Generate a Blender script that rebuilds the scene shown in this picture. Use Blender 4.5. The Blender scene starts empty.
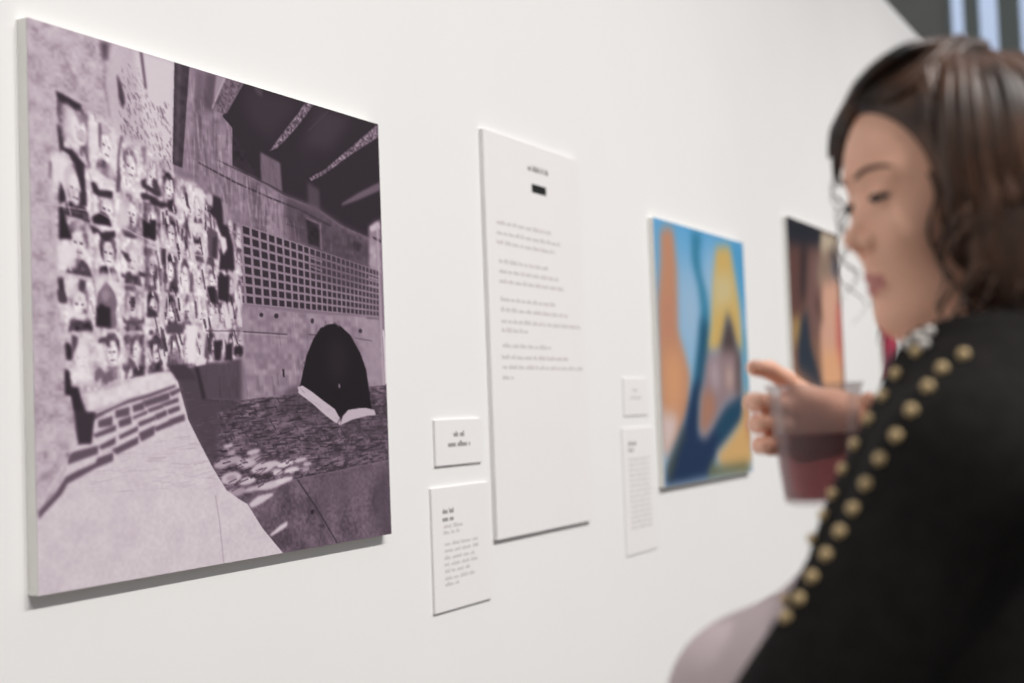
import bpy, math, random
import numpy as np
from mathutils import Matrix, Vector
from mathutils.bvhtree import BVHTree

# ------------------------------------------------------------------ camera
sc = bpy.context.scene
cam_d = bpy.data.cameras.new('camera')
cam = bpy.data.objects.new('camera', cam_d)
sc.collection.objects.link(cam)
sc.camera = cam
YAW, PITCH, ROLL = (math.radians(a) for a in (26.7867, 2.8478, -2.1356))
F0 = Vector((math.cos(YAW), math.sin(YAW), 0)); R0 = Vector((math.sin(YAW), -math.cos(YAW), 0)); Z = Vector((0, 0, 1))
FW = F0 * math.cos(PITCH) + Z * math.sin(PITCH)
UP = -F0 * math.sin(PITCH) + Z * math.cos(PITCH)
RT = R0 * math.cos(ROLL) + UP * math.sin(ROLL)
UP = UP * math.cos(ROLL) - R0 * math.sin(ROLL)
M = Matrix.Identity(4)
for i in range(3):
    M[i][0], M[i][1], M[i][2] = RT[i], UP[i], -FW[i]
M[0][3], M[1][3], M[2][3] = 0.0, -1.3, 1.42
cam.matrix_world = M
cam_d.lens = 50; cam_d.sensor_width = 36
cam_d.clip_start = 0.05
cam_d.dof.use_dof = True
cam_d.dof.focus_distance = 2.12
cam_d.dof.aperture_fstop = 2.6

# ------------------------------------------------------------------ world, lamps, exposure
world = bpy.data.worlds.new('hall_light'); sc.world = world
world.use_nodes = True
bg = world.node_tree.nodes['Background']
bg.inputs[1].default_value = 1.0
wn = world.node_tree
geo = wn.nodes.new('ShaderNodeTexCoord'); sep = wn.nodes.new('ShaderNodeSeparateXYZ'); wn.links.new(geo.outputs['Generated'], sep.inputs[0])
mr = wn.nodes.new('ShaderNodeMapRange'); mr.inputs[1].default_value = 0.80; mr.inputs[2].default_value = 0.93
wn.links.new(sep.outputs['X'], mr.inputs[0])
wm = wn.nodes.new('ShaderNodeMix'); wm.data_type = 'RGBA'
wm.inputs[6].default_value = (0.335, 0.342, 0.36, 1)       # soft light of the hall
wm.inputs[7].default_value = (0.66, 0.76, 0.98, 1)         # daylight beyond the far windows
wn.links.new(mr.outputs[0], wm.inputs[0]); wn.links.new(wm.outputs[2], bg.inputs[0])
mz = wn.nodes.new('ShaderNodeMapRange'); mz.inputs[1].default_value = 0.0; mz.inputs[2].default_value = 0.9; mz.inputs[3].default_value = 0.62; mz.inputs[4].default_value = 1.45
wn.links.new(sep.outputs['Z'], mz.inputs[0]); wn.links.new(mz.outputs[0], bg.inputs[1])   # the hall is brightest overhead
sc.view_settings.view_transform = 'Standard'
sc.view_settings.look = 'None'
sc.view_settings.exposure = 0.05
sc.view_settings.gamma = 1.0
sc.view_settings.use_curve_mapping = False

def spot(x, y, z, tx, tz, power, size=62, col=(1, .965, .93)):
    d = bpy.data.lights.new('track_spot', 'SPOT')
    d.energy = power; d.color = col; d.spot_size = math.radians(size); d.spot_blend = 1.0; d.shadow_soft_size = 0.07
    o = bpy.data.objects.new('track_spot', d); sc.collection.objects.link(o)
    o.location = (x, y, z)
    o.rotation_euler = (Vector((tx, 0, tz)) - Vector((x, y, z))).to_track_quat('-Z', 'Y').to_euler()
SPOTS = [(-0.6, -0.6, 420), (1.1, 1.2, 520), (2.7, 2.7, 470), (4.3, 4.3, 410), (5.9, 5.9, 400), (7.5, 7.5, 560)]
for x, tx, power in SPOTS:
    spot(x, -4.2, 5.6, tx, 0.4, power, 70)

# ------------------------------------------------------------------ helpers
def srgb(c):
    c = np.asarray(c, float) / 255.0
    return np.where(c <= 0.04045, c / 12.92, ((c + 0.055) / 1.055) ** 2.4)

def material(name, rgb, rough=0.6, metal=0.0, noise=0.0, scale=8.0, spec=0.5, bump=0.0, bscale=60.0, rgb2=None, sss=0.0, coat=0.0):
    m = bpy.data.materials.new(name); m.use_nodes = True
    nt = m.node_tree; b = nt.nodes['Principled BSDF']
    a = [float(v) for v in srgb(rgb)]
    b.inputs['Roughness'].default_value = rough; b.inputs['Metallic'].default_value = metal
    b.inputs['Specular IOR Level'].default_value = spec
    if sss:
        b.inputs['Subsurface Weight'].default_value = sss; b.inputs['Subsurface Radius'].default_value = (0.012, 0.005, 0.003); b.inputs['Subsurface Scale'].default_value = 0.6
    tc = nt.nodes.new('ShaderNodeTexCoord')
    n = nt.nodes.new('ShaderNodeTexNoise'); n.inputs['Scale'].default_value = scale; n.inputs['Detail'].default_value = 4
    nt.links.new(tc.outputs['Object'], n.inputs['Vector'])
    r = nt.nodes.new('ShaderNodeValToRGB')
    if rgb2 is None:
        lo = [v * (1 - noise) for v in a]; hi = [min(1, v * (1 + noise)) for v in a]
    else:
        lo = a; hi = [float(v) for v in srgb(rgb2)]
    r.color_ramp.elements[0].position = 0.35; r.color_ramp.elements[1].position = 0.65
    r.color_ramp.elements[0].color = (*lo, 1); r.color_ramp.elements[1].color = (*hi, 1)
    nt.links.new(n.outputs['Fac'], r.inputs['Fac']); nt.links.new(r.outputs['Color'], b.inputs['Base Color'])
    if bump:
        n2 = nt.nodes.new('ShaderNodeTexNoise'); n2.inputs['Scale'].default_value = bscale
        nt.links.new(tc.outputs['Object'], n2.inputs['Vector'])
        bp = nt.nodes.new('ShaderNodeBump'); bp.inputs['Strength'].default_value = bump; bp.inputs['Distance'].default_value = 0.002
        nt.links.new(n2.outputs['Fac'], bp.inputs['Height']); nt.links.new(bp.outputs['Normal'], b.inputs['Normal'])
    return m

def link(name, me, mat=None, parent=None):
    o = bpy.data.objects.new(name, me); sc.collection.objects.link(o)
    if mat: me.materials.append(mat)
    if parent: o.parent = parent
    return o

def mesh_from(name, v, f, smooth=True):
    me = bpy.data.meshes.new(name)
    v = np.asarray(v, np.float32); 
    if isinstance(f, np.ndarray):
        n, k = f.shape
        me.vertices.add(len(v)); me.vertices.foreach_set('co', v.ravel())
        me.loops.add(n * k); me.loops.foreach_set('vertex_index', f.ravel().astype(np.int32))
        me.polygons.add(n); me.polygons.foreach_set('loop_start', np.arange(0, n * k, k, dtype=np.int32))
        me.polygons.foreach_set('loop_total', np.full(n, k, np.int32))
    else:
        me.from_pydata([tuple(p) for p in v], [], f)
    me.update(calc_edges=True); me.validate()
    me.polygons.foreach_set('use_smooth', [smooth] * len(me.polygons))
    return me

class MB:
    def __init__(s): s.v = []; s.f = []
    def box(s, x0, x1, y0, y1, z0, z1, bev=0.0):
        import bmesh
        bm = bmesh.new(); bmesh.ops.create_cube(bm, size=1)
        for w in bm.verts: w.co = Vector(((x0 + x1) / 2 + w.co.x * (x1 - x0), (y0 + y1) / 2 + w.co.y * (y1 - y0), (z0 + z1) / 2 + w.co.z * (z1 - z0)))
        if bev: bmesh.ops.bevel(bm, geom=bm.edges[:], offset=bev, segments=2, affect='EDGES', profile=0.5)
        n = len(s.v); bm.verts.index_update()
        s.v += [tuple(w.co) for w in bm.verts]; s.f += [[n + w.index for w in p.verts] for p in bm.faces]
        bm.free(); return s
    def build(s, name, mat, parent=None, smooth=False):
        return link(name, mesh_from(name, s.v, s.f, smooth), mat, parent)

def lathe(prof, n=48):
    v = []; f = []
    for r, z in prof:
        for k in range(n):
            a = 2 * math.pi * k / n; v.append((r * math.cos(a), r * math.sin(a), z))
    for i in range(len(prof) - 1):
        for k in range(n):
            f.append([i * n + k, i * n + (k + 1) % n, (i + 1) * n + (k + 1) % n, (i + 1) * n + k])
    return v, f

def tag(o, label, cat, group=None):
    o['label'] = label; o['category'] = cat
    if group: o['group'] = group
    return o

def empty(name, loc):
    o = bpy.data.objects.new(name, None); sc.collection.objects.link(o); o.location = loc; o.empty_display_size = 0.05
    return o

# ------------------------------------------------------------------ the setting
M_WALL = material('white_wall_paint', (237, 236, 235), rough=0.75, noise=0.006, scale=3, spec=0.25, bump=0.04, bscale=180)
M_GREY = material('grey_hall_paint', (150, 150, 144), rough=0.8, noise=0.05, scale=2, spec=0.2)
M_FRAME = material('grey_window_frame', (138, 146, 140), rough=0.6, noise=0.03)
M_FLOOR = material('grey_concrete_floor', (104, 100, 96), rough=0.5, noise=0.12, scale=2)
def struct(o):
    o['kind'] = 'structure'; return o
struct(MB().box(-4, 9.2, 0, 0.18, 0, 3.2109).build('wall_left', M_WALL))
struct(MB().box(-4, 12, -7, 3, -0.1, 0).build('floor', M_FLOOR))
# far hall wall beyond the partition, with a tall window high up
FX = 11.0
def strip(y0, y1, z0=0.0, z1=6.0): return (FX, FX + 0.2, y0, y1, z0, z1)
WY0, WY1, WZ0, WZ1 = -0.75, 0.47, 3.2, 5.3
wb = MB()
wb.box(FX, FX + .2, -7, WY0, 0, 6.2); wb.box(FX, FX + .2, WY1, 3, 0, 6.2)
wb.box(FX, FX + .2, WY0, WY1, 0, WZ0); wb.box(FX, FX + .2, WY0, WY1, WZ1, 6.2)
struct(wb.build('wall_far', M_GREY))
win = struct(empty('window_1', (FX, 0, WZ0)))
fr = MB(); e = .06
fr.box(-.03, .1, WY0, WY1, 0, e); fr.box(-.03, .1, WY0, WY1, WZ1 - WZ0 - e, WZ1 - WZ0)
PANES = [(.349, .451), (.107, .249), (-.20, -.041), (-.45, -.31), (-.70, -.55)]
edges = [WY1] + [q for p in PANES for q in (p[1], p[0])] + [WY0]
for a, b_ in zip(edges[0::2], edges[1::2]): fr.box(-.03, .1, b_, a, e, WZ1 - WZ0 - e)
fr.build('window_frame', M_FRAME, win)
def glass():
    m = bpy.data.materials.new('window_glass'); m.use_nodes = True; nt = m.node_tree
    tr = nt.nodes.new('ShaderNodeBsdfTransparent'); tr.inputs[0].default_value = (.96, .98, 1, 1)
    gl = nt.nodes.new('ShaderNodeBsdfGlossy'); gl.inputs['Roughness'].default_value = .05
    mx = nt.nodes.new('ShaderNodeMixShader'); mx.inputs[0].default_value = .06
    nt.links.new(tr.outputs[0], mx.inputs[1]); nt.links.new(gl.outputs[0], mx.inputs[2]); nt.links.new(mx.outputs[0], nt.nodes['Material Output'].inputs['Surface'])
    return m
M_GLASS = glass()
for a, b_ in PANES: MB().box(.03, .036, a, b_, e, WZ1 - WZ0 - e).build('window_pane', M_GLASS, win)


# ------------------------------------------------------------------ printed pictures
def value_noise(h, w, cell, rng):
    gh, gw = int(h / cell) + 3, int(w / cell) + 3
    g = rng.random((gh, gw)); y = np.arange(h) / cell; x = np.arange(w) / cell
    yi = y.astype(int); xi = x.astype(int); fy = (y - yi)[:, None]; fx = (x - xi)[None, :]
    fy = fy * fy * (3 - 2 * fy); fx = fx * fx * (3 - 2 * fx)
    a = g[yi][:, xi]; b = g[yi][:, xi + 1]; c = g[yi + 1][:, xi]; d = g[yi + 1][:, xi + 1]
    return (a * (1 - fx) + b * fx) * (1 - fy) + (c * (1 - fx) + d * fx) * fy

def poly_mask(h, w, pts, ss=3):
    """coverage of a polygon (points in 0..2000 of the print) on its bounding window"""
    p = np.asarray(pts, float) / 2000.0 * np.array([w - 1, h - 1])
    x0, y0 = np.floor(p.min(0)).astype(int) - 1; x1, y1 = np.ceil(p.max(0)).astype(int) + 2
    x0, y0, x1, y1 = max(x0, 0), max(y0, 0), min(x1, w), min(y1, h)
    if x1 <= x0 or y1 <= y0: return None
    off = (np.arange(ss) + 0.5) / ss - 0.5
    X = (np.arange(x0, x1)[:, None] + off[None]).ravel(); Y = (np.arange(y0, y1)[:, None] + off[None]).ravel()
    ins = np.zeros((len(Y), len(X)), bool)
    q = np.roll(p, -1, 0)
    for (ax, ay), (bx, by) in zip(p, q):
        if ay == by: continue
        rows = (Y >= min(ay, by)) & (Y < max(ay, by))
        if not rows.any(): continue
        xc = ax + (Y[rows] - ay) * (bx - ax) / (by - ay)
        ins[rows] ^= X[None, :] < xc[:, None]
    m = ins.reshape(y1 - y0, ss, x1 - x0, ss).mean((1, 3))
    return y0, y1, x0, x1, m

def blur_mask(m, n):
    n = max(1, int(n)); k = np.ones(2 * n + 1) / (2 * n + 1)
    for _ in range(2):
        m = np.apply_along_axis(lambda r: np.convolve(r, k, 'same'), 0, m); m = np.apply_along_axis(lambda r: np.convolve(r, k, 'same'), 1, m)
    return m

def full_mask(h, w, pts, bl=0):
    pm = poly_mask(h, w, pts); M_ = np.zeros((h, w))
    if pm is None: return M_
    y0, y1, x0, x1, m = pm; M_[y0:y1, x0:x1] = m
    if bl:
        e = 4 * int(bl) + 2; a, b, c, d = max(y0 - e, 0), min(y1 + e, h), max(x0 - e, 0), min(x1 + e, w)
        M_[a:b, c:d] = blur_mask(M_[a:b, c:d], bl)
    return M_

INK = np.array([[0, 30, 26, 29], [.12, 52, 44, 51], [.25, 76, 64, 74], [.4, 108, 92, 106], [.55, 144, 125, 141], [.7, 190, 174, 186], [.85, 215, 205, 212], [1.0, 240, 234, 238]], float)
def ink(t):
    t = np.clip(t, 0, 1); return np.stack([np.interp(t, INK[:, 0], INK[:, k]) for k in (1, 2, 3)], -1)

def paint(ops, h, w, mono):
    C = np.zeros((h, w) if mono else (h, w, 3))
    ex = (lambda m: m) if mono else (lambda m: m[..., None])
    col = (lambda c: c) if mono else (lambda c: np.asarray(c, float))
    def lay(c, m): 
        nonlocal C
        C = C * (1 - ex(m)) + col(c) * ex(m)
    for op in ops:
        k = op[0]
        if k == 'v':
            t = np.linspace(0, 1, h)[:, None] * np.ones((1, w)); C = col(op[1]) * ex(1 - t) + col(op[2]) * ex(t)
        elif k == 'p':
            _, c, a, bl, pts = op
            lay(c, full_mask(h, w, pts, bl) * a)
        elif k == 'n':
            _, amp, s, seed, pts = op
            rng = np.random.default_rng(seed); nz = (value_noise(h, w, s, rng) - 0.5) * 2 * amp
            C = C + ex(full_mask(h, w, pts, 1) * nz) * (1 if mono else 255)
        elif k == 'd':
            _, lo, hi, n, ln, th, ang, a, seed, pts = op
            rng = np.random.default_rng(seed); M_ = full_mask(h, w, pts)
            ys, xs = np.nonzero(M_ > 0.5)
            if not len(ys): continue
            for i in rng.integers(0, len(ys), n):
                L = ln * (0.5 + rng.random()); t = th * (0.6 + 0.8 * rng.random()); g = math.radians(ang + rng.normal() * 5)
                u = np.array([math.cos(g), math.sin(g)]) * L / 2; v = np.array([-math.sin(g), math.cos(g)]) * t / 2
                c0 = np.array([xs[i], ys[i]], float)
                q = np.array([c0 - u - v * .6, c0 + u - v, c0 + u + v * .7, c0 - u + v]) / np.array([w - 1, h - 1]) * 2000
                pm = poly_mask(h, w, q)
                if pm is None: continue
                y0, y1, x0, x1, m = pm; m = m * a * M_[y0:y1, x0:x1]; tone = lo + (hi - lo) * rng.random()
                C[y0:y1, x0:x1] = C[y0:y1, x0:x1] * (1 - m) + tone * m
        elif k == 'g':
            _, cell, line, rows, cols, fill, a, quad = op
            src = np.array([(0, 0), (1, 0), (1, 1), (0, 1)], float); dst = np.asarray(quad, float); A = []; B = []
            for (x, y), (X, Y) in zip(src, dst):
                A += [[x, y, 1, 0, 0, 0, -x * X, -y * X], [0, 0, 0, x, y, 1, -x * Y, -y * Y]]; B += [X, Y]
            H = np.append(np.linalg.solve(np.array(A), np.array(B)), 1).reshape(3, 3)
            def hp(x, y):
                q = H @ np.array([x, y, 1]); return q[:2] / q[2]
            lay(line, full_mask(h, w, quad) * a)
            e = (1 - fill) / 2
            for r in range(rows):
                for c in range(cols):
                    q = [hp((c + a_) / cols, (r + b_) / rows) for a_, b_ in ((e, e), (1 - e, e), (1 - e, 1 - e), (e, 1 - e))]
                    pm = poly_mask(h, w, q)
                    if pm is None: continue
                    y0, y1, x0, x1, m = pm; C[y0:y1, x0:x1] = C[y0:y1, x0:x1] * (1 - m) + (cell + 0.1 * (c / cols) ** 2) * m
    return ink(C) if mono else np.clip(C, 0, 255)

def print_material():
    m = bpy.data.materials.new('matte_photo_print'); m.use_nodes = True
    nt = m.node_tree; b = nt.nodes['Principled BSDF']
    at = nt.nodes.new('ShaderNodeAttribute'); at.attribute_name = 'ink'
    n = nt.nodes.new('ShaderNodeTexNoise'); n.inputs['Scale'].default_value = 900
    mx = nt.nodes.new('ShaderNodeMix'); mx.data_type = 'RGBA'; mx.blend_type = 'OVERLAY'; mx.inputs[0].default_value = 0.12
    nt.links.new(at.outputs['Color'], mx.inputs[6]); nt.links.new(n.outputs['Fac'], mx.inputs[7]); nt.links.new(mx.outputs[2], b.inputs['Base Color'])
    b.inputs['Roughness'].default_value = 0.55; b.inputs['Specular IOR Level'].default_value = 0.15
    return m
M_PRINT = print_material()
M_BOARD = material('white_mounting_board', (240, 238, 232), rough=0.7, noise=0.02)

def art_print(name, x0, x1, z0, z1, t, ops, h, w, mono):
    root = empty(name, (x0, 0, z0))
    b = MB().box(0, x1 - x0, -t, 0, 0, z1 - z0, 0.0008).build('mounting_board', M_BOARD, root)
    img = srgb(paint(ops, h, w, mono))
    u = np.linspace(0, x1 - x0, w); v = np.linspace(z1 - z0, 0, h)
    U, V = np.meshgrid(u, v)
    # the printed sheet is a thin closed slab glued on the board
    fr = np.stack([U, np.full_like(U, -t - 0.0006), V], -1).reshape(-1, 3)
    i = np.arange(h * w).reshape(h, w)
    quads = np.stack([i[:-1, :-1], i[1:, :-1], i[1:, 1:], i[:-1, 1:]], -1).reshape(-1, 4)
    ring = np.concatenate([i[0, :], i[1:, -1], i[-1, -2::-1], i[-2:0:-1, 0]])
    bk = fr[ring].copy(); bk[:, 1] = -t
    n0 = len(fr); k = np.arange(len(ring)); k2 = (k + 1) % len(ring)
    side = np.stack([ring[k], ring[k2], n0 + k2, n0 + k], -1)
    me = mesh_from('print_sheet', np.concatenate([fr, bk]), np.concatenate([quads, side]), False)
    ca = me.color_attributes.new('ink', 'FLOAT_COLOR', 'POINT')
    rgba = np.ones((n0 + len(ring), 4), np.float32); rgba[:n0, :3] = img.reshape(-1, 3); rgba[n0:, :3] = img.reshape(-1, 3)[ring]
    ca.data.foreach_set('color', rgba.ravel())
    link('print_sheet', me, M_PRINT, root)
    return root

STREET_ART=[
["v",0.7,0.74],
["p",0.7,1,0,[[-25,-18],[556,-19],[654,435],[88,2027],[-33,2008]]],
["n",0.07,9,1,[[-25,-18],[556,-19],[654,435],[88,2027],[-33,2008]]],
["n",0.05,3,2,[[-25,-18],[556,-19],[654,435],[88,2027],[-33,2008]]],
["p",0.84,1,3,[[467,-5],[684,-10],[656,363],[617,448],[534,376],[491,190]]],
["p",0.76,0.7,3,[[358,6],[467,6],[475,232],[424,318],[363,330]]],
["d",0.3,0.6,150,5,2,70,0.5,3,[[395,172],[551,158],[662,175],[648,443],[542,444],[391,324]]],
["d",0.35,0.6,60,4,1.5,60,0.35,4,[[418,53],[495,54],[550,178],[394,210]]],
["p",0.3,1,2,[[314,6],[356,7],[345,70],[326,74]]],
["p",0.52,0.8,1,[[325,75],[331,194],[338,192],[332,73]]],
["p",0.52,0.8,1,[[331,194],[351,287],[358,285],[338,191]]],
["p",0.22,1,1,[[390,112],[410,146],[427,215],[412,237],[397,202]]],
["p",0.3,1,1,[[502,-6],[516,-2],[534,135],[524,145]]],
["p",0.56,0.8,1,[[135,84],[164,128],[170,125],[141,81]]],
["p",0.56,0.8,1,[[164,128],[197,179],[203,175],[170,125]]],
["p",0.8,0.7,2,[[361,74],[353,162],[363,160],[370,72]]],
["p",0.8,0.7,2,[[353,162],[364,292],[373,290],[363,160]]],
["p",0.52,1,0,[[684,-10],[2019,-15],[2012,1304],[971,1350],[617,1230]]],
["p",0.56,1,3,[[753,-2],[797,-4],[761,398],[718,405]]],
["p",0.34,1,3,[[852,-8],[948,0],[879,160],[812,173],[838,78]]],
["p",0.36,0.7,3,[[796,5],[835,4],[800,371],[767,377]]],
["p",0.55,1,3,[[835,161],[879,177],[879,317],[818,328]]],
["p",0.2,1,0,[[679,-5],[759,-3],[707,418],[655,411]]],
["p",0.32,0.7,1,[[695,-4],[716,-3],[686,410],[665,409]]],
["p",0.56,1,2,[[906,188],[992,214],[986,354],[906,346]]],
["p",0.35,0.7,2,[[878,185],[912,191],[906,346],[878,338]]],
["p",0.6,1,1,[[908,-4],[971,-1],[886,142],[894,66]]],
["p",0.11,1,0,[[1066,-14],[2035,-18],[2018,593],[1683,533],[1515,475],[1296,446],[1164,412],[986,366],[992,205],[936,166]]],
["p",0.4,1,0,[[971,-6],[1071,-7],[954,154],[908,154],[880,147]]],
["n",0.14,2.5,5,[[971,-6],[1071,-7],[954,154],[908,154],[880,147]]],
["p",0.66,0.9,0,[[949,2],[873,148],[881,148],[958,3]]],
["p",0.55,0.7,0,[[1063,-1],[957,148],[962,149],[1068,0]]],
["p",0.2,0.7,8,[[1083,-1],[1441,-1],[1223,215],[1072,135]]],
["p",0.3,0.8,1,[[1120,0],[1181,4],[1180,31],[1155,32]]],
["p",0.24,0.7,8,[[1551,-1],[1799,2],[1628,190],[1417,226]]],
["p",0.3,0.6,0,[[1619,8],[1474,128],[1479,130],[1624,10]]],
["p",0.13,0.6,8,[[1417,226],[1570,200],[1466,354],[1311,399]]],
["p",0.43,1,0,[[1472,-7],[1520,-3],[1395,130],[1266,243],[1214,265],[1342,131]]],
["n",0.24,2.2,6,[[1472,-7],[1520,-3],[1395,130],[1266,243],[1214,265],[1342,131]]],
["p",0.44,1,0,[[1985,8],[2009,6],[2007,56],[1775,189],[1579,310],[1486,356],[1473,344],[1580,291],[1776,155]]],
["n",0.26,2.2,7,[[1985,8],[2009,6],[2007,56],[1775,189],[1579,310],[1486,356],[1473,344],[1580,291],[1776,155]]],
["p",0.4,1,1,[[1990,289],[2003,285],[2005,324],[1825,397],[1695,443],[1703,428],[1826,363]]],
["p",0.43,1,1,[[1157,279],[1282,306],[1290,438],[1158,413]]],
["d",0.3,0.5,25,14,1.2,88,0.5,8,[[1157,279],[1282,306],[1290,438],[1158,413]]],
["p",0.28,1,2,[[1459,364],[1540,389],[1542,504],[1460,487]]],
["p",0.52,1,2,[[986,366],[1164,412],[1296,446],[1515,475],[1720,543],[1970,588],[1978,744],[1464,690],[1192,646],[965,604]]],
["p",0.3,1,5,[[1296,450],[1515,475],[1720,543],[1986,587],[1986,744],[1533,688],[1398,660],[1308,621]]],
["d",0.3,0.6,60,22,2,88,0.45,9,[[872,351],[1164,420],[1309,448],[1399,633],[1192,646],[937,599]]],
["p",0.58,0.8,2,[[1163,442],[1288,469],[1293,649],[1180,639]]],
["p",0.34,0.6,3,[[1080,394],[1164,416],[1174,640],[1095,623]]],
["p",0.2,0.9,0,[[791,386],[992,436],[998,428],[796,379]]],
["p",0.2,0.9,0,[[993,436],[1209,474],[1214,466],[997,428]]],
["p",0.2,0.9,0,[[1210,474],[1403,502],[1408,494],[1214,466]]],
["p",0.2,0.9,0,[[1402,502],[1607,550],[1614,542],[1408,494]]],
["p",0.22,0.85,0,[[898,358],[1078,393],[1082,387],[902,352]]],
["p",0.22,0.85,0,[[1078,393],[1212,419],[1216,412],[1082,387]]],
["p",0.22,0.85,0,[[1212,419],[1339,452],[1344,445],[1217,412]]],
["p",0.6,0.6,0,[[785,389],[768,437],[773,437],[791,390]]],
["p",0.6,0.6,0,[[767,437],[761,466],[766,466],[773,437]]],
["p",0.22,0.6,0,[[1308,575],[1440,591],[1443,585],[1311,569]]],
["p",0.1,1,1,[[1444,538],[1526,552],[1528,652],[1453,646]]],
["p",0.44,0.9,0,[[1442,533],[1538,549],[1542,542],[1446,526]]],
["p",0.44,0.9,0,[[1535,546],[1536,665],[1547,664],[1545,545]]],
["p",0.2,1,1,[[1769,595],[1837,602],[1835,645],[1774,642]]],
["d",0.2,0.45,30,16,1.2,88,0.45,10,[[1540,550],[1891,606],[1884,737],[1547,687]]],
["p",0.56,1,2,[[1895,523],[1944,484],[2001,467],[2001,767],[1899,746]]],
["p",0.75,1,1,[[1903,518],[1976,485],[1990,513],[1918,540]]],
["p",0.15,0.7,0,[[1925,559],[1995,571],[1995,586],[1932,573]]],
["p",0.15,0.8,0,[[1883,509],[1995,466],[1991,460],[1878,503]]],
["p",0.66,0.8,2,[[1900,581],[1954,590],[1956,712],[1892,727]]],
["d",0.3,0.44,40,30,3,88,0.4,55,[[763,12],[993,192],[985,383],[1164,420],[1404,521],[1398,656],[977,602],[828,489],[718,405]]],
["d",0.56,0.68,60,30,2.5,88,0.45,56,[[763,12],[993,192],[985,383],[1164,420],[1308,466],[1300,644],[977,602],[828,489],[718,405]]],
["n",0.05,5,57,[[684,-10],[992,205],[1164,420],[2010,594],[1987,734],[971,603],[654,415]]],
["p",0.5,1,0,[[966,591],[1193,629],[1465,676],[1987,734],[1983,954],[1385,956],[981,940]]],
["g",0.13,0.56,8,26,0.72,1,[[971,597],[1971,725],[1959,950],[987,941]]],
["p",0.3,0.45,6,[[1479,670],[1825,694],[1865,801],[1705,836],[1474,784]]],
["p",0.55,0.9,0,[[1455,710],[1544,722],[1548,715],[1458,703]]],
["p",0.55,0.8,0,[[1453,748],[1542,764],[1546,757],[1457,742]]],
["p",0.6,0.9,0,[[1880,766],[1958,775],[1963,765],[1885,757]]],
["p",0.6,0.8,0,[[1879,805],[1957,811],[1961,802],[1883,795]]],
["d",0.3,0.55,30,5,1.5,15,0.5,11,[[1639,711],[1785,726],[1782,793],[1635,785]]],
["p",0.56,1,0,[[759,1061],[999,947],[1385,960],[1967,955],[1989,1289],[1369,1319],[971,1350],[749,1332]]],
["d",0.42,0.66,90,24,2.2,88,0.4,12,[[759,1061],[999,947],[1385,960],[1967,955],[1989,1289],[1369,1319],[971,1350],[749,1332]]],
["n",0.06,6,13,[[759,1061],[999,947],[1385,960],[1967,955],[1989,1289],[1369,1319],[971,1350],[749,1332]]],
["p",0.62,0.7,4,[[1811,953],[1967,955],[1981,1280],[1840,1284]]],
["p",0.3,1,2,[[744,1181],[1008,1168],[1006,1350],[771,1340]]],
["d",0.2,0.36,30,20,2,88,0.4,14,[[754,1188],[1001,1176],[995,1334],[782,1332]]],
["p",0.25,0.9,0,[[982,1059],[1295,1062],[1295,1057],[983,1054]]],
["p",0.7,0.6,0,[[982,1066],[1295,1068],[1295,1064],[983,1062]]],
["p",0.25,0.7,0,[[1434,1057],[1488,1057],[1489,1052],[1434,1051]]],
["p",0.3,0.7,0,[[1767,1061],[1897,1071],[1899,1066],[1769,1056]]],
["p",0.15,1,0,[[1147,981],[1145,986],[1141,990],[1134,991],[1128,990],[1124,987],[1123,983],[1124,978],[1129,974],[1135,972],[1141,973],[1146,977]]],
["p",0.15,1,0,[[1242,981],[1240,987],[1235,991],[1228,993],[1221,992],[1216,988],[1214,982],[1216,976],[1222,972],[1229,970],[1236,971],[1241,975]]],
["p",0.2,1,0,[[1476,992],[1474,998],[1470,1003],[1463,1005],[1457,1004],[1453,999],[1452,993],[1454,986],[1458,982],[1465,980],[1471,981],[1475,985]]],
["p",0.2,1,0,[[1823,1023],[1821,1029],[1815,1033],[1807,1034],[1800,1033],[1794,1030],[1793,1024],[1795,1019],[1801,1015],[1808,1013],[1816,1015],[1821,1018]]],
["p",0.15,1,0,[[1256,1211],[1258,1245],[1271,1245],[1269,1210]]],
["p",0.68,0.7,0,[[1958,502],[1962,1013],[1981,1012],[1977,499]]],
["p",0.68,0.7,0,[[1962,1013],[1967,1285],[1987,1284],[1981,1012]]],
["p",0.9,0.9,0,[[1982,1013],[1988,1110],[2000,1109],[1994,1012]]],
["p",0.9,0.9,0,[[1988,1110],[1991,1275],[2004,1275],[2000,1109]]],
["p",0.3,0.6,0,[[1856,963],[1958,963],[1959,956],[1858,956]]],
["p",0.2,0.5,3,[[1272,1302],[1370,1284],[1369,1311],[1271,1328]]],
["p",0.33,1,0,[[749,1332],[971,1346],[1369,1315],[1997,1280],[2017,1659],[1352,1692],[1086,1720],[895,1714],[694,1410]]],
["n",0.09,12,15,[[749,1332],[971,1346],[1369,1315],[1997,1280],[2017,1659],[1352,1692],[1086,1720],[895,1714],[694,1410]]],
["n",0.08,3.5,51,[[749,1332],[971,1346],[1369,1315],[1997,1280],[2017,1659],[1352,1692],[1086,1720],[895,1714],[694,1410]]],
["d",0.08,0.2,420,14,1.6,-3,0.8,16,[[749,1332],[971,1346],[1369,1315],[1997,1280],[2017,1659],[1352,1692],[1086,1720],[895,1714],[694,1410]]],
["d",0.45,0.66,420,9,1.7,-4,0.6,17,[[749,1332],[971,1346],[1369,1315],[1997,1280],[2017,1659],[1352,1692],[1086,1720],[895,1714],[694,1410]]],
["d",0.08,0.2,200,5,1.5,60,0.7,52,[[749,1332],[971,1346],[1369,1315],[1997,1280],[2017,1659],[1352,1692],[1086,1720],[895,1714],[694,1410]]],
["p",0.2,0.35,8,[[1304,1310],[1370,1293],[1516,1357],[1638,1459],[1363,1434],[1175,1352]]],
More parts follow.
